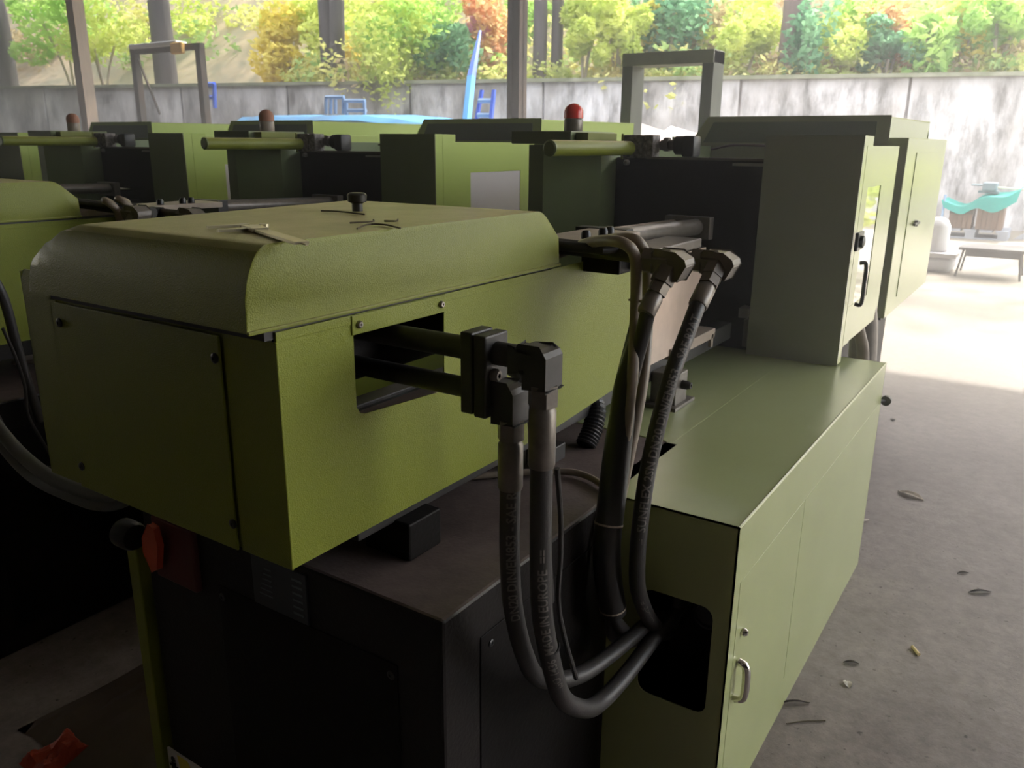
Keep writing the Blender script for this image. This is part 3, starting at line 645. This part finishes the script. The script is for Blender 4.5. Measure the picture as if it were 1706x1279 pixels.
for pts, lab in (([(535, 351), (563, 352), (607, 357)], 'thin dry twig lying in front of the black knob on the cover'),
                 ([(583, 371), (620, 369), (622, 366)], 'forked twig beside the curled straw on the green cover'),
                 ([(595, 381), (612, 374), (640, 374), (667, 380)], 'curved dark straw nearest the right edge of the cover top'),
                 ([(640, 368), (660, 368), (663, 365)], 'short twig near the far right of the cover top')):
    P = [on(x, y, 2, 1.5155) for x, y in pts]
    thing('twig', tube(smooth_path(P, 4), .0016, 6), TW, lab, 'twig')
# floor litter
def chip(px, py, l, w_, th, m, lab, cat, name, ang):
    p = on(px, py, 2, 0); u = Vector((math.cos(ang), math.sin(ang), 0)); v = Vector((-u.y, u.x, 0))
    t = B(); n = 7; rows = []
    for i in range(n):
        f = i/(n-1); wd = w_*math.sin(math.pi*(.08+.84*f)); c = p+u*(l*(f-.5))+Vector((0, 0, .002+th*math.sin(math.pi*f)))
        rows.append([t.verts.new(c-v*wd), t.verts.new(c+Vector((0, 0, -.0015))), t.verts.new(c+v*wd+Vector((0, 0, th*.4)))])
    for r0, r1 in zip(rows, rows[1:]):
        for k in (0, 1): t.faces.new((r0[k], r0[k+1], r1[k+1], r1[k]))
    bmesh.ops.solidify(t, geom=t.faces[:], thickness=.001)
    thing(name, t, m, lab, cat)
DRYL = mat('dry_leaf', (.45, .38, .30), .8); DKL = mat('dark_leaf', (.07, .055, .05), .8); PAP = mat('pale_chip', (.75, .7, .62), .7)
chip(1517, 826, .13, .03, .012, DRYL, 'curled pale leaf on the floor right of the cabinet, halfway up the picture', 'leaf', 'dry_leaf', 1.2)
chip(1412, 1140, .035, .014, .006, PAP, 'small white chip on the floor beside the cabinet foot', 'chip', 'plastic_chip', .4)
chip(1487, 700, .06, .015, .005, DKL, 'small dark leaf on the floor right of the cabinet far end', 'leaf', 'dry_leaf', .1)
chip(1632, 987, .09, .012, .008, DKL, 'dark twisted leaf at the right picture edge on the floor', 'leaf', 'dry_leaf', 2.2)
chip(1418, 1105, .05, .01, .006, DKL, 'dark crumb of leaf just above the white chip', 'leaf', 'dry_leaf', 2.0)
chip(1322, 1172, .10, .008, .008, DKL, 'dark leaf stalk lying against the cabinet foot', 'leaf', 'dry_leaf', 2.2)
chip(1442, 868, .05, .01, .004, PAP, 'pale splinter by the far end of the cabinet foot', 'chip', 'wood_splinter', 2.6)
chip(1604, 955, .05, .008, .004, DKL, 'short dark leaf stalk right of the cabinet middle', 'leaf', 'dry_leaf', 2.3)
p = on(1520, 1077, 2, .006); p2 = on(1531, 1090, 2, .006)
thing('cigarette_butt', cyl(p, p2, .006, 10), mat('cigarette_paper', (.80, .62, .34), .7), 'tan cigarette butt on the concrete floor', 'cigarette butt')
pts = [on(x, y, 2, .003) for x, y in ((1310, 1205), (1340, 1201), (1375, 1200))]
thing('straw', tube(smooth_path(pts, 4), .002, 6), TW, 'long dark straw on the floor beside the cabinet foot', 'straw')
# crumpled floor sheet and orange cloth at lower left
def blob_cloth(cx_, cy_, rx, ry, h, m, name, lab, cat, seed, n=16, stuff=None):
    t = B(); g = []
    for i in range(n):
        r_ = []
        for j in range(n):
            u_, v_ = 2*i/(n-1)-1, 2*j/(n-1)-1; d = max(abs(u_), abs(v_))
            z = h*(1-d**4)*(.7+.5*noise.noise(Vector((u_*1.3+seed, v_*1.3, seed)))+.18*noise.noise(Vector((u_*4+seed, v_*4, seed))))+.003
            r_.append(t.verts.new((cx_+rx*u_*(1+.1*noise.noise(Vector((u_, v_, seed)))), cy_+ry*v_*(1+.15*noise.noise(Vector((v_, u_, seed+3)))), z)))
        g.append(r_)
    for i in range(n-1):
        for j in range(n-1): t.faces.new((g[i][j], g[i+1][j], g[i+1][j+1], g[i][j+1]))
    bmesh.ops.solidify(t, geom=t.faces[:], thickness=.003)
    return thing(name, t, m, lab, cat)
blob_cloth(.885, 2.085, .075, .06, .06, mat('orange_cloth', (.62, .09, .035), .6), 'cloth', 'crumpled orange red cloth on the floor at the lower left', 'cloth', 3.3)
blob_cloth(1.30, 2.02, .42, .26, .035, mat('brown_plastic_film', (.20, .155, .12), .35), 'plastic_film', 'crumpled brownish plastic film on the floor left of the black base', 'film', 8.1)

# ------------------------------------------------------------------ shed posts, portal frame and yard things
def post(px, X, wd, m, name, lab, top=6.0, lean=0):
    y = on(px, 150, 0, X).y; t = box(X-wd/2, X+wd/2, y-wd/2, y+wd/2, 0, top)
    if name == 'steel_column':
        bmesh.ops.delete(t, geom=t.verts[:], context='VERTS')
        f = wd*.12; t = box(X-wd/2, X+wd/2, y-wd/2, y-wd/2+f, 0, top); box(X-wd/2, X+wd/2, y+wd/2-f, y+wd/2, 0, top, bm=t); box(X-f/2, X+f/2, y-wd/2, y+wd/2, 0, top, bm=t)
    return thing(name, t, m, lab, 'post')
post(861, 8.4, .165, RUST, 'steel_column', 'dark rusty steel column between the beacon and the blue ladder')
post(143, 8.4, .20, POST, 'timber_post', 'tan square post standing behind the machines at upper left')
GREYL = mat('pale_grey_green_tube', (.42, .42, .34), .6, vscale=6, col2=(.30, .31, .25)); X = 6.0; t = B()
yl, yr = 2.955, 2.24
fr_ = empty('portal_frame', (X, (yl+yr)/2, 0), 'grey green portal frame of square tube rising behind the nearest machine', 'frame')
obj('upright', box(X-.05, X+.16, yl-.085, yl, 0, 2.29, .004), GREYP, fr_)
obj('upright', box(X-.05, X+.16, yr, yr+.085, 0, 2.29, .004), GREYP, fr_)
obj('crossbar', box(X-.06, X+.16, yr, yl, 2.205, 2.295, .004), GREYL, fr_); reset()
# low metal table
c = on(1655, 465, 2, 0); tb = empty('low_table', (12.6, .7, 0), 'low grey metal table with splayed legs in the sunlit yard', 'table')
TG = mat('table_grey', (.13, .12, .115), .6)
obj('table_top', box(12.3, 12.95, .33, 1.09, .345, .385, .006), TG, tb); obj('apron', box(12.33, 12.36, .38, 1.0, .27, .345), TG, tb)
for x, y, sx_, sy_ in ((12.35, .39, -.06, -.05), (12.35, 1.03, -.06, .05), (12.9, .39, .05, -.05), (12.9, 1.03, .05, .05)):
    obj('leg', tube([(x, y, .345), (x+sx_, y+sy_, 0)], .018, 4), TG, tb)
reset()
# pallet, crates and teal tarp
pt = empty('pallet', (18.0, 1.35, 0), 'grey plastic pallet with square openings under two wooden crates', 'pallet')
for k in range(5): obj('slat', box(17.6, 18.5, .80+k*.26, .80+k*.26+.20, .13, .17), PALL, pt)
for k in range(3): obj('block', box(17.6, 18.5, .80+k*.535, .80+k*.535+.16, .03, .13), PALL, pt)
obj('bottom_board', box(17.6, 18.5, .80, 2.03, 0, .03), PALL, pt)
reset()
def crate(y0, y1, z1, lab):
    e = empty('wooden_crate', (18.0, (y0+y1)/2, .17), lab, 'crate', 'wooden crates on the grey pallet')
    obj('crate_body', box(17.75, 18.35, y0+.01, y1-.01, .17, z1-.01), WOOD, e)
    n = 5
    for k in range(n):
        a_ = y0+(y1-y0)*k/n; obj('plank', box(17.725, 17.75, a_+.006, a_+(y1-y0)/n-.006, .175, z1, .003), WOOD, e)
    obj('band', box(17.715, 17.726, y0, y1, z1-.08, z1-.03), RUST, e)
    reset()
crate(1.42, 1.82, .52, 'shorter wooden crate on the left half of the pallet')
crate(.92, 1.36, .66, 'taller wooden crate on the right half of the pallet')
def sheet(pts, m, name, lab, cat, n=10, sag=.06, th=.01):
    """cloth through a grid of 3D rows"""
    t = B(); g = []
    for row in pts:
        g.append([t.verts.new(p) for p in smooth_path(row, n)])
    for a_, b_ in zip(g, g[1:]):
        for k in range(len(a_)-1): t.faces.new((a_[k], a_[k+1], b_[k+1], b_[k]))
    bmesh.ops.solidify(t, geom=t.faces[:], thickness=th)
    return thing(name, t, m, lab, cat)
sheet([[(18.4, 1.95, .70), (18.4, 1.6, .60), (18.4, 1.3, .80), (18.4, .9, .85), (18.4, .7, .95)],
       [(17.68, 1.98, .68), (17.68, 1.6, .58), (17.68, 1.3, .76), (17.68, .95, .78), (17.68, .72, .92)],
       [(17.64, 1.92, .55), (17.64, 1.62, .44), (17.64, 1.38, .56), (17.64, 1.08, .50), (17.64, .76, .70)]], TEAL, 'tarpaulin', 'teal tarpaulin draped over the two wooden crates', 'tarp')
t = box(17.9, 18.3, 1.12, 1.36, .86, 1.02, .03); box(17.95, 18.2, 1.36, 1.55, .95, .98, .01, t); box(17.95, 18.2, 1.08, 1.42, .82, .87, .01, t)
thing('tool', t, mat('grey_blue_tool', (.16, .22, .25), .6), 'grey power tool lying on top of the teal tarpaulin', 'tool')
thing('pole', cyl((18.1, 1.15, .93), (18.1, .2, .88), .018, 10), mat('cream_pole', (.75, .68, .5), .6), 'cream pole leaning from the tool across the tarpaulin', 'pole')
thing('blue_post', cyl((17.7, 1.93, .2), (17.7, 1.93, .78), .02, 8), LBLUE, 'thin light blue stake at the left end of the pallet', 'stake')
thing('curved_sheet', sheet_b := plate([[(0, 0), (1.2, 0), (1.2, 1.0), (.8, .62), (.4, .3), (.1, .08)]], (18.2, .72, 0), (0, -1, 0), (0, 0, 1), .05), mat('pale_sheet_metal', (.55, .56, .60), .5), 'pale curved metal sheet leaning right of the pallet', 'sheet')
# white plastic containers right beside the machine end
wc = empty('water_container', (12.8, 1.45, 0), 'white plastic container standing behind the machine end by the yard table', 'container')
obj('body', lathe((12.8, 1.42, .26), [(.14, 0), (.16, .02), (.16, .34), (.12, .42), (.05, .46)], 18), PVC, wc, True); obj('tray', box(12.5, 13.1, 1.12, 1.8, .20, .26, .01), PVC, wc); obj('sack', box(12.5, 13.1, 1.15, 1.8, .0, .20, .08, seg=4), PVC, wc, True)
reset()
# far rack with white sheet
RX = 12.0; yA, yB = 18.35, 16.0
rk = empty('tall_rack', (RX, 17.2, 0), 'brown two-post rack with a pale sheet along its top, upper left', 'rack')
obj('upright', box(RX-.07, RX+.07, yA-.08, yA+.08, 0, 3.6), RUST, rk); obj('upright', box(RX-.07, RX+.07, yB-.08, yB+.08, 0, 3.6), RUST, rk)
obj('crossbar', box(RX-.06, RX+.06, yB-.1, yA+.1, 3.5, 3.62), RUST, rk)
obj('pale_sheet', box(RX-.15, RX+.15, yB+.6, yA, 3.60, 3.70, .03), PVC, rk); obj('brace', tube([(RX, yA-.1, 3.4), (RX, yA-.7, 2.2)], .03, 6), RUST, rk)
obj('orange_patch', box(RX-.2, RX-.1, yB+.35, yB+.75, 3.42, 3.65, .03), mat('orange_yellow', (.8, .45, .1), .6), rk)
reset()
def chair(x, y, z0, s, lab, m, ang=0):
    e = empty('chair', (x, y, z0), lab, 'chair'); 
    for sy in (-1, 1):
        obj('back_leg', tube([(x+.2*s, y+sy*.2*s, z0), (x+.2*s, y+sy*.2*s, z0+.45*s), (x+.3*s, y+sy*.2*s, z0+.95*s)], .025*s, 8), m, e)
        obj('front_leg', tube([(x-.2*s, y+sy*.2*s, z0), (x-.2*s, y+sy*.2*s, z0+.45*s)], .025*s, 8), m, e)
    obj('seat', box(x-.22*s, x+.22*s, y-.22*s, y+.22*s, z0+.43*s, z0+.48*s, .01), m, e)
    obj('backrest', box(x+.24*s, x+.30*s, y-.2*s, y+.2*s, z0+.72*s, z0+.94*s, .01), m, e); reset()
# tall stack base (machines crated behind) covered by the tarps
def pile(x0, x1, y0, y1, z1, m, name, lab, cat): return thing(name, box(x0, x1, y0, y1, 0, z1, .04, seg=3), m, lab, cat)
t = B(); g = []
for i in range(26):
    y = 8.5+i*4.2/25; h = 1.93+.045*(y-8.5)+.05*math.sin((y-8.5)/4.2*5)+.04*noise.noise(Vector((y*1.7, 0, 1)))
    g.append([t.verts.new((10.2, y, 0.02)), t.verts.new((10.15, y, h-.08)), t.verts.new((10.3, y, h)), t.verts.new((11.6, y, h+.05)), t.verts.new((11.9, y, 0.02))])
for a_, b_ in zip(g, g[1:]):
    for k in range(4): t.faces.new((a_[k], a_[k+1], b_[k+1], b_[k]))
t.faces.new(g[0]); t.faces.new(g[-1][::-1])
thing('covered_stack', t, TARP, 'long stack of goods under a bright blue tarpaulin beyond the machines', 'tarp', smooth=False)
pile(8.8, 9.8, 9.3, 11.5, 1.0, OLIVE, 'crate', 'dark crate standing in front of the blue covered stack', 'crate')
def cloth_pile(x0, x1, y0, y1, h, m, lab, name):
    t = B(); n = 14; g = []
    for i in range(n):
        r_ = []
        for j in range(n):
            u_, v_ = i/(n-1), j/(n-1); e_ = min(u_, 1-u_, v_, 1-v_)
            z = h*min(1, e_*6+.0)*(.9+.22*noise.noise(Vector((u_*3, v_*3, h*5)))) if e_ > 0 else .01
            r_.append(t.verts.new((x0+(x1-x0)*u_, y0+(y1-y0)*v_, max(z, .01))))
        g.append(r_)
    for i in range(n-1):
        for j in range(n-1): t.faces.new((g[i][j], g[i+1][j], g[i+1][j+1], g[i][j+1]))
    thing(name, t, m, lab, 'stack', smooth=True)
cloth_pile(11, 14, 3.9, 6.2, 1.95, mat('pale_pink_film', (.55, .42, .42), .6, vscale=1.5, col2=(.58, .50, .38)), 'stack wrapped in pale pinkish film seen through the portal frame', 'wrapped_stack')
cloth_pile(11.5, 14, 6.4, 8.0, 1.98, PVC, 'stack under white film left of the portal frame', 'wrapped_stack')
cloth_pile(11.5, 14, 2.6, 4.0, 2.0, PVC, 'stack under white film right of the portal frame', 'wrapped_stack')
# blue ladder leaning on the wall, blue chairs and racks
def blade(px0, py0, px1, py1, X0, X1, r, m, name, lab, cat):
    thing(name, tube([on(px0, py0, 0, X0), on(px1, py1, 0, X1)], [r, r*.5], 4), m, lab, cat)
lad = empty('ladder_pole', on(778, 215, 0, 13.5), 'long light blue pole leaning against the stained wall', 'pole')
obj('pole', tube([on(776, 215, 0, 13.5), on(785, 130, 0, 14.2)], [.10, .10], 6), TARP, lad)
obj('pole_tip', tube([on(785, 130, 0, 14.2), on(800, 52, 0, 15)], [.10, .03], 6), BLUE, lad); reset()
ch2 = empty('step_ladder', on(805, 215, 0, 13), 'small blue step ladder standing right of the leaning pole', 'ladder')
for a_, b_ in (((792, 210), (803, 150)), ((817, 210), (823, 150)), ((797, 168), (820, 168)), ((795, 192), (818, 192))):
    obj('rail' if a_[1] == 210 else 'rung', tube([on(*a_, 0, 13), on(*b_, 0, 13.1)], .045, 6), BLUE if a_[1] == 210 else LBLUE, ch2)
reset()
c1 = empty('blue_stand', on(350, 185, 0, 13), 'small bright blue stand in front of the wall at upper left', 'stand')
for a_, b_ in (((343, 162), (343, 140)), ((358, 180), (357, 140)), ((343, 162), (357, 162)), ((343, 140), (357, 140))):
    obj('bar', tube([on(*a_, 0, 13), on(*b_, 0, 13)], .05, 6), BLUE, c1)
reset()
c1 = empty('slatted_stand', on(545, 190, 0, 13), 'pale blue slatted stand behind the blue covered stack', 'stand')
for a_, b_ in (((543, 190), (543, 162)), ((551, 190), (551, 162)), ((559, 190), (559, 162)), ((572, 190), (572, 163)), ((543, 162), (573, 162)), ((575, 168), (608, 168)), ((580, 184), (610, 184)), ((608, 192), (607, 168)), ((578, 192), (577, 168))):
    obj('bar', tube([on(*a_, 0, 13), on(*b_, 0, 13)], .04, 6), LBLUE, c1)
reset()
c1 = empty('stone_trough', on(640, 190, 0, 12.6), 'low dark crate with a leafy plant right of the pale blue stand', 'crate')
p = on(648, 188, 0, 12.4); obj('trough', box(12.3, 12.8, p.y-.5, p.y+.6, 1.9, 2.1, .02), DARK, c1); obj('trough_stand', box(12.3, 12.8, p.y-.45, p.y+.55, 0, 1.9), OLIVE, c1); reset()

# ------------------------------------------------------------------ trees and shrubs
def behind(px, py, b):
    """point on the vertical plane parallel to the back wall, b metres behind it"""
    d = ray(px, py); n = WN; t_ = ((W0+WN*b)-EYE).dot(n)/d.dot(n); return EYE+d*t_
def leaves(c, rx, ry, rz, n, size, bm=None, drop=0):
    vs, fs = [], []
    lob = [(Vector((random.gauss(0, .5), random.gauss(0, .5), random.gauss(0, .5))), random.uniform(.3, .6)) for _ in range(13)]
    for i in range(n):
        o_, rr = random.choice(lob)
        d = Vector((random.gauss(0, 1), random.gauss(0, 1), random.gauss(0, 1))).normalized()*rr*random.uniform(.55, 1)**.5
        q_ = o_+d; p_ = Vector((c.x+q_.x*rx, c.y+q_.y*ry, c.z+q_.z*rz-(drop*random.random()**2 if drop else 0)))
        u_ = Vector((random.gauss(0, 1), random.gauss(0, 1), random.gauss(0, .6))).normalized(); v_ = u_.orthogonal().normalized(); v_ = Matrix.Rotation(random.uniform(0, 6.28), 3, u_) @ v_
        s = size*random.uniform(.6, 1.3); k = len(vs)
        vs += [p_-u_*s, p_+v_*s*.45, p_+u_*s, p_-v_*s*.45]; fs.append((k, k+1, k+2, k+3))
    return vs, fs
def leaf_obj(name, c, dims, n, size, m, parent=None, drop=0):
    vs, fs = leaves(c, *dims, n, size, drop=drop); me = bpy.data.meshes.new(name); o_ = ORG
    me.from_pydata([v-o_ for v in vs], [], fs); me.materials.append(m); ob = link(bpy.data.objects.new(name, me))
    if parent: ob.parent = parent
    else: ob.location = ORG
    return ob
def trunk_tree(px, wpx, b, lab, top_dx=0, crown=None, fork=False, h=9, base_px=None, bmat=None):
    base = behind(px, 132, b); s = -1
    # ground level of the bank at that spot
    rel = base-W0; s_ = rel.dot(WD); zb = bank(s_, b)
    base.z = zb-.2; depth = (base-EYE).dot(FW); r = wpx*depth/F_PX/2
    e = empty('tree', base, lab, 'tree', 'trees on the bank behind the wall')
    pts = [base, base+Vector((0, 0, h*.3)), base+Vector((0, top_dx*.5, h*.6)), base+Vector((0, top_dx, h))]
    n_ = len(smooth_path(pts, 6)); obj('trunk', tube(smooth_path(pts, 6), [r*(1.12-.4*i/n_) for i in range(n_)], 12), bmat or BARK, e, True)
    if fork:
        pts = [base+Vector((0, -r*1.4, 0)), base+Vector((0, -r*2.2, h*.3)), base+Vector((0, -r*2.6, h*.6)), base+Vector((0, -r*5, h))]
        obj('trunk', tube(smooth_path(pts, 6), [r*(1.1-.4*i/n_) for i in range(n_)], 12), BARK, e, True)
    for k in range(3):
        a_ = random.uniform(0, 6.28); st = base+Vector((0, top_dx*.5, h*(.6+.12*k)))
        obj('branch', tube(smooth_path([st, st+Vector((math.cos(a_)*1.0, math.sin(a_)*1.0, .7)), st+Vector((math.cos(a_)*2.2, math.sin(a_)*2.2, 1.3))], 4), [r*.35, r*.33, r*.3, r*.27, r*.24, r*.2, r*.16, r*.13, r*.1], 8), BARK, e)
    leaf_obj('foliage', base+Vector((0, top_dx, h+1.2)), (2.2, 2.2, 1.5), 900, .17, crown or L_GR, e)['kind'] = 'stuff'
    reset()
trunk_tree(12, 30, 1.2, 'grey leaning tree trunk at the far left picture edge', .9)
trunk_tree(277, 34, 1.6, 'dark tree trunk behind the brown two-post rack', .1)
trunk_tree(548, 24, 1.4, 'double-trunked dark tree between yellow bush and hanging foliage', .5, fork=True)
trunk_tree(898, 22, 1.2, 'slim grey trunk just right of the steel column', .4)
trunk_tree(927, 19, 1.5, 'second slim trunk right of the steel column, beside the yellow-green sapling', -.1)
trunk_tree(1316, 42, 1.3, 'thick brown tree trunk above the wall right of the portal frame', .1, bmat=mat('brown_bark', (.20, .14, .125), .9, vscale=4, col2=(.12, .09, .08), stretch=(3, 3, .4)))
def shrub(px, py, b, wpx, hpx, m, n, size, lab, name='shrub', cat='shrub', drop=0, stems=True):
    c = behind(px, py, b); depth = (c-EYE).dot(FW); rx = wpx*depth/F_PX/2; rz = hpx*depth/F_PX/2
    rel = c-W0; zb = bank(rel.dot(WD), b)-.1
    base = Vector((c.x, c.y, min(zb, c.z-rz)))
    e = empty(name, base, lab, cat, 'shrubs and small trees on the bank')
    if stems:
        t = B()
        for k in range(3):
            a_ = k*2.1+px; tube(smooth_path([base, base.lerp(c, .5)+Vector((math.cos(a_), math.sin(a_), 0))*rx*.15, c+Vector((math.cos(a_), math.sin(a_), 0))*rx*.4], 3), .035, 6, t)
        obj('stems', t, BARKL, e)
    leaf_obj('foliage', c, (rx*1.2, rx*1.0, rz*1.15), int(n*1.9), size*.85, m, e, drop)['kind'] = 'stuff'
    reset()
BARKL = mat('pale_stems', (.42, .36, .30), .9)
S = [(110, 45, 1.0, 190, 110, L_GR, 1500, .12, 'bright green leafy branch mass left of the tan post', 1),
 (165, 70, .8, 120, 90, L_YG, 900, .11, 'yellow-green leaves just right of the tan post', 1),
 (40, 90, 4, 160, 80, L_DR, 900, .12, 'dry brown scrub at far left above the wall', 0),
 (330, 20, 5, 120, 60, L_YG, 500, .12, 'small yellow-green tuft right of the dark trunk', 0),
 (470, 70, 2.0, 110, 110, L_YE, 1800, .12, 'golden yellow bush left of the double trunk', 1),
 (525, 40, 2.6, 110, 110, L_YG, 1300, .12, 'yellow-green bush behind the double trunk', 1),
 (612, 85, 2.4, 80, 90, L_YE, 900, .11, 'yellow shrub just right of the double trunk', 1),
 (655, 60, .6, 110, 130, L_YG, 1700, .11, 'light green foliage drooping over the wall top', 1),
 (700, 30, 1.5, 160, 120, L_GR, 1800, .12, 'green tree crown above the grey-green thicket', 1),
 (735, 90, 1.6, 110, 90, L_TE, 1300, .12, 'grey-green thicket left of the blue pole', 1),
 (815, 60, 2.2, 80, 110, L_OR, 900, .12, 'orange-leaved bush behind the blue pole', 1),
 (795, 40, 1.8, 30, 26, L_PI, 140, .10, 'small pink blossom cluster above the blue pole', 0),
 (580, 10, 5, 160, 60, L_YG, 700, .12, 'yellow-green crown edge at the top behind the double trunk', 0),
 (880, 40, 5, 90, 110, L_GR, 800, .12, 'green crown seen between the column and the slim trunks', 1),
 (975, 35, 1.2, 80, 90, L_YG, 1700, .13, 'bright yellow-green sapling crown right of the slim trunks', 1),
 (1030, 45, 1.3, 80, 100, L_YG, 1500, .13, 'second bright sapling crown above the portal frame', 1),
 (1020, 108, 2.2, 70, 26, L_YE, 400, .10, 'low golden tuft on the wall left of the portal frame', 0),
 (1120, 15, 2.0, 120, 70, L_TE, 1200, .14, 'blue-green hanging fronds at the top middle', 1),
 (1105, 70, 3.0, 130, 90, L_YE, 1100, .11, 'dull yellow reeds behind the portal frame', 0),
 (1190, 60, 3.0, 110, 130, L_DR, 1200, .11, 'brownish shrub right of the portal frame top', 1),
 (1245, 55, 1.6, 110, 120, L_YG, 1700, .11, 'yellow-green shrub left of the thick brown trunk', 1),
 (1350, 45, .8, 60, 70, L_TE, 500, .12, 'blue-green sprays hanging across the thick brown trunk', 1),
 (1400, 75, 1.8, 130, 100, L_YG, 1800, .10, 'pale yellow-green thicket right of the thick brown trunk', 1),
 (1460, 40, 2.4, 100, 90, L_GR, 1200, .11, 'green shrub beside the orange leaves at upper right', 1),
 (1490, 30, 1.6, 60, 36, L_OR, 420, .10, 'orange-pink leaf cluster at upper right', 0),
 (1480, 85, 1.2, 90, 60, L_TE, 800, .11, 'blue-green low shrub on the wall, upper right', 1),
 (1530, 96, 1.3, 60, 34, L_OR, 400, .09, 'low orange scrub on the wall at upper right', 0),
 (1555, 40, 1.0, 80, 60, L_GR, 600, .16, 'large-leaved green branch hanging at upper right', 1),
 (1600, 60, 2.2, 110, 110, L_YE, 1300, .10, 'straw-yellow shrub near the right picture edge', 1),
 (1670, 35, 1.5, 110, 100, L_GR, 1300, .12, 'green crown in the top right corner', 1),
 (1690, 90, 2.0, 80, 60, L_DR, 600, .10, 'dry scrub above the wall at the right picture edge', 0)]
for (px, py, b, wp, hp, m, n, s, lab, st) in S:
    shrub(px, py, b, wp, hp, m, n, s, lab, stems=bool(st), drop=.9 if 'droop' in lab or 'hang' in lab else 0)
# denser filler growth over the whole bank
for nm, cnt, c1_, c2_, lab in (('undergrowth', 120, (.62, .62, .20), (.88, .82, .36), 'mixed yellow-green undergrowth covering the bank behind the wall'),
                         ('dry_scrub', 70, (.42, .32, .20), (.66, .50, .32), 'dry brown and tan scrub between the green shrubs on the bank'),
                         ('green_thicket', 70, (.26, .42, .14), (.48, .62, .22), 'green thicket filling the upper part of the bank')):
    vs, fs = [], []
    for k in range(cnt):
        s_ = random.uniform(-9, 17) if k % 5 else random.uniform(17, 36); b = random.uniform(1.0, 11) if k % 5 else random.uniform(4, 13)
        c = wl(s_, b, bank(s_, b)+.35); r = random.uniform(.6, 1.3); v_, f_ = leaves(c, r, r, r*.75, 260, .11); o_ = len(vs); vs += v_; fs += [tuple(i+o_ for i in f) for f in f_]
    me = bpy.data.meshes.new(nm); me.from_pydata(vs, [], fs); me.materials.append(leaf_mat(nm+'_leaves', c1_, c2_, .6, .4)); ob = link(bpy.data.objects.new(nm, me))
    ob['kind'] = 'stuff'; ob['label'] = lab; ob['category'] = 'undergrowth'
vs, fs = [], []
for k in range(90):
    s_ = -6+k*24/90+random.uniform(-.2, .2); b = random.uniform(.95, 1.9)
    c = wl(s_, b, bank(s_, b)+.42); r = random.uniform(.3, .6); v_, f_ = leaves(c, r*.7, r, r*.6, 130, .08); o_ = len(vs); vs += v_; fs += [tuple(i+o_ for i in f) for f in f_]
me = bpy.data.meshes.new('wall_top_weeds'); me.from_pydata(vs, [], fs); me.materials.append(leaf_mat('weed_leaves', (.50, .58, .18), (.80, .72, .32), .8, .4)); ob = link(bpy.data.objects.new('wall_top_weeds', me))
ob['kind'] = 'stuff'; ob['label'] = 'low weeds growing along the foot of the bank just behind the wall top'; ob['category'] = 'weeds'
# shrub right of the yard that the door pane mirrors
yb = Vector((12, -1.3, 0)); e = empty('shrub', yb, 'bright green shrub in the yard right of the low table, mirrored in the door pane', 'shrub')
obj('stems', tube([yb, yb+Vector((0, 0, 1.0))], .04, 8), BARKL, e); leaf_obj('foliage', yb+Vector((0, 0, 1.25)), (.8, .8, .55), 1200, .08, L_YG, e)['kind'] = 'stuff'; reset()
# tree whose crown shades the yard by the table
trunk_tree(1960, 34, 1.3, 'tall tree beyond the right picture edge that shades the yard', 0, h=10)
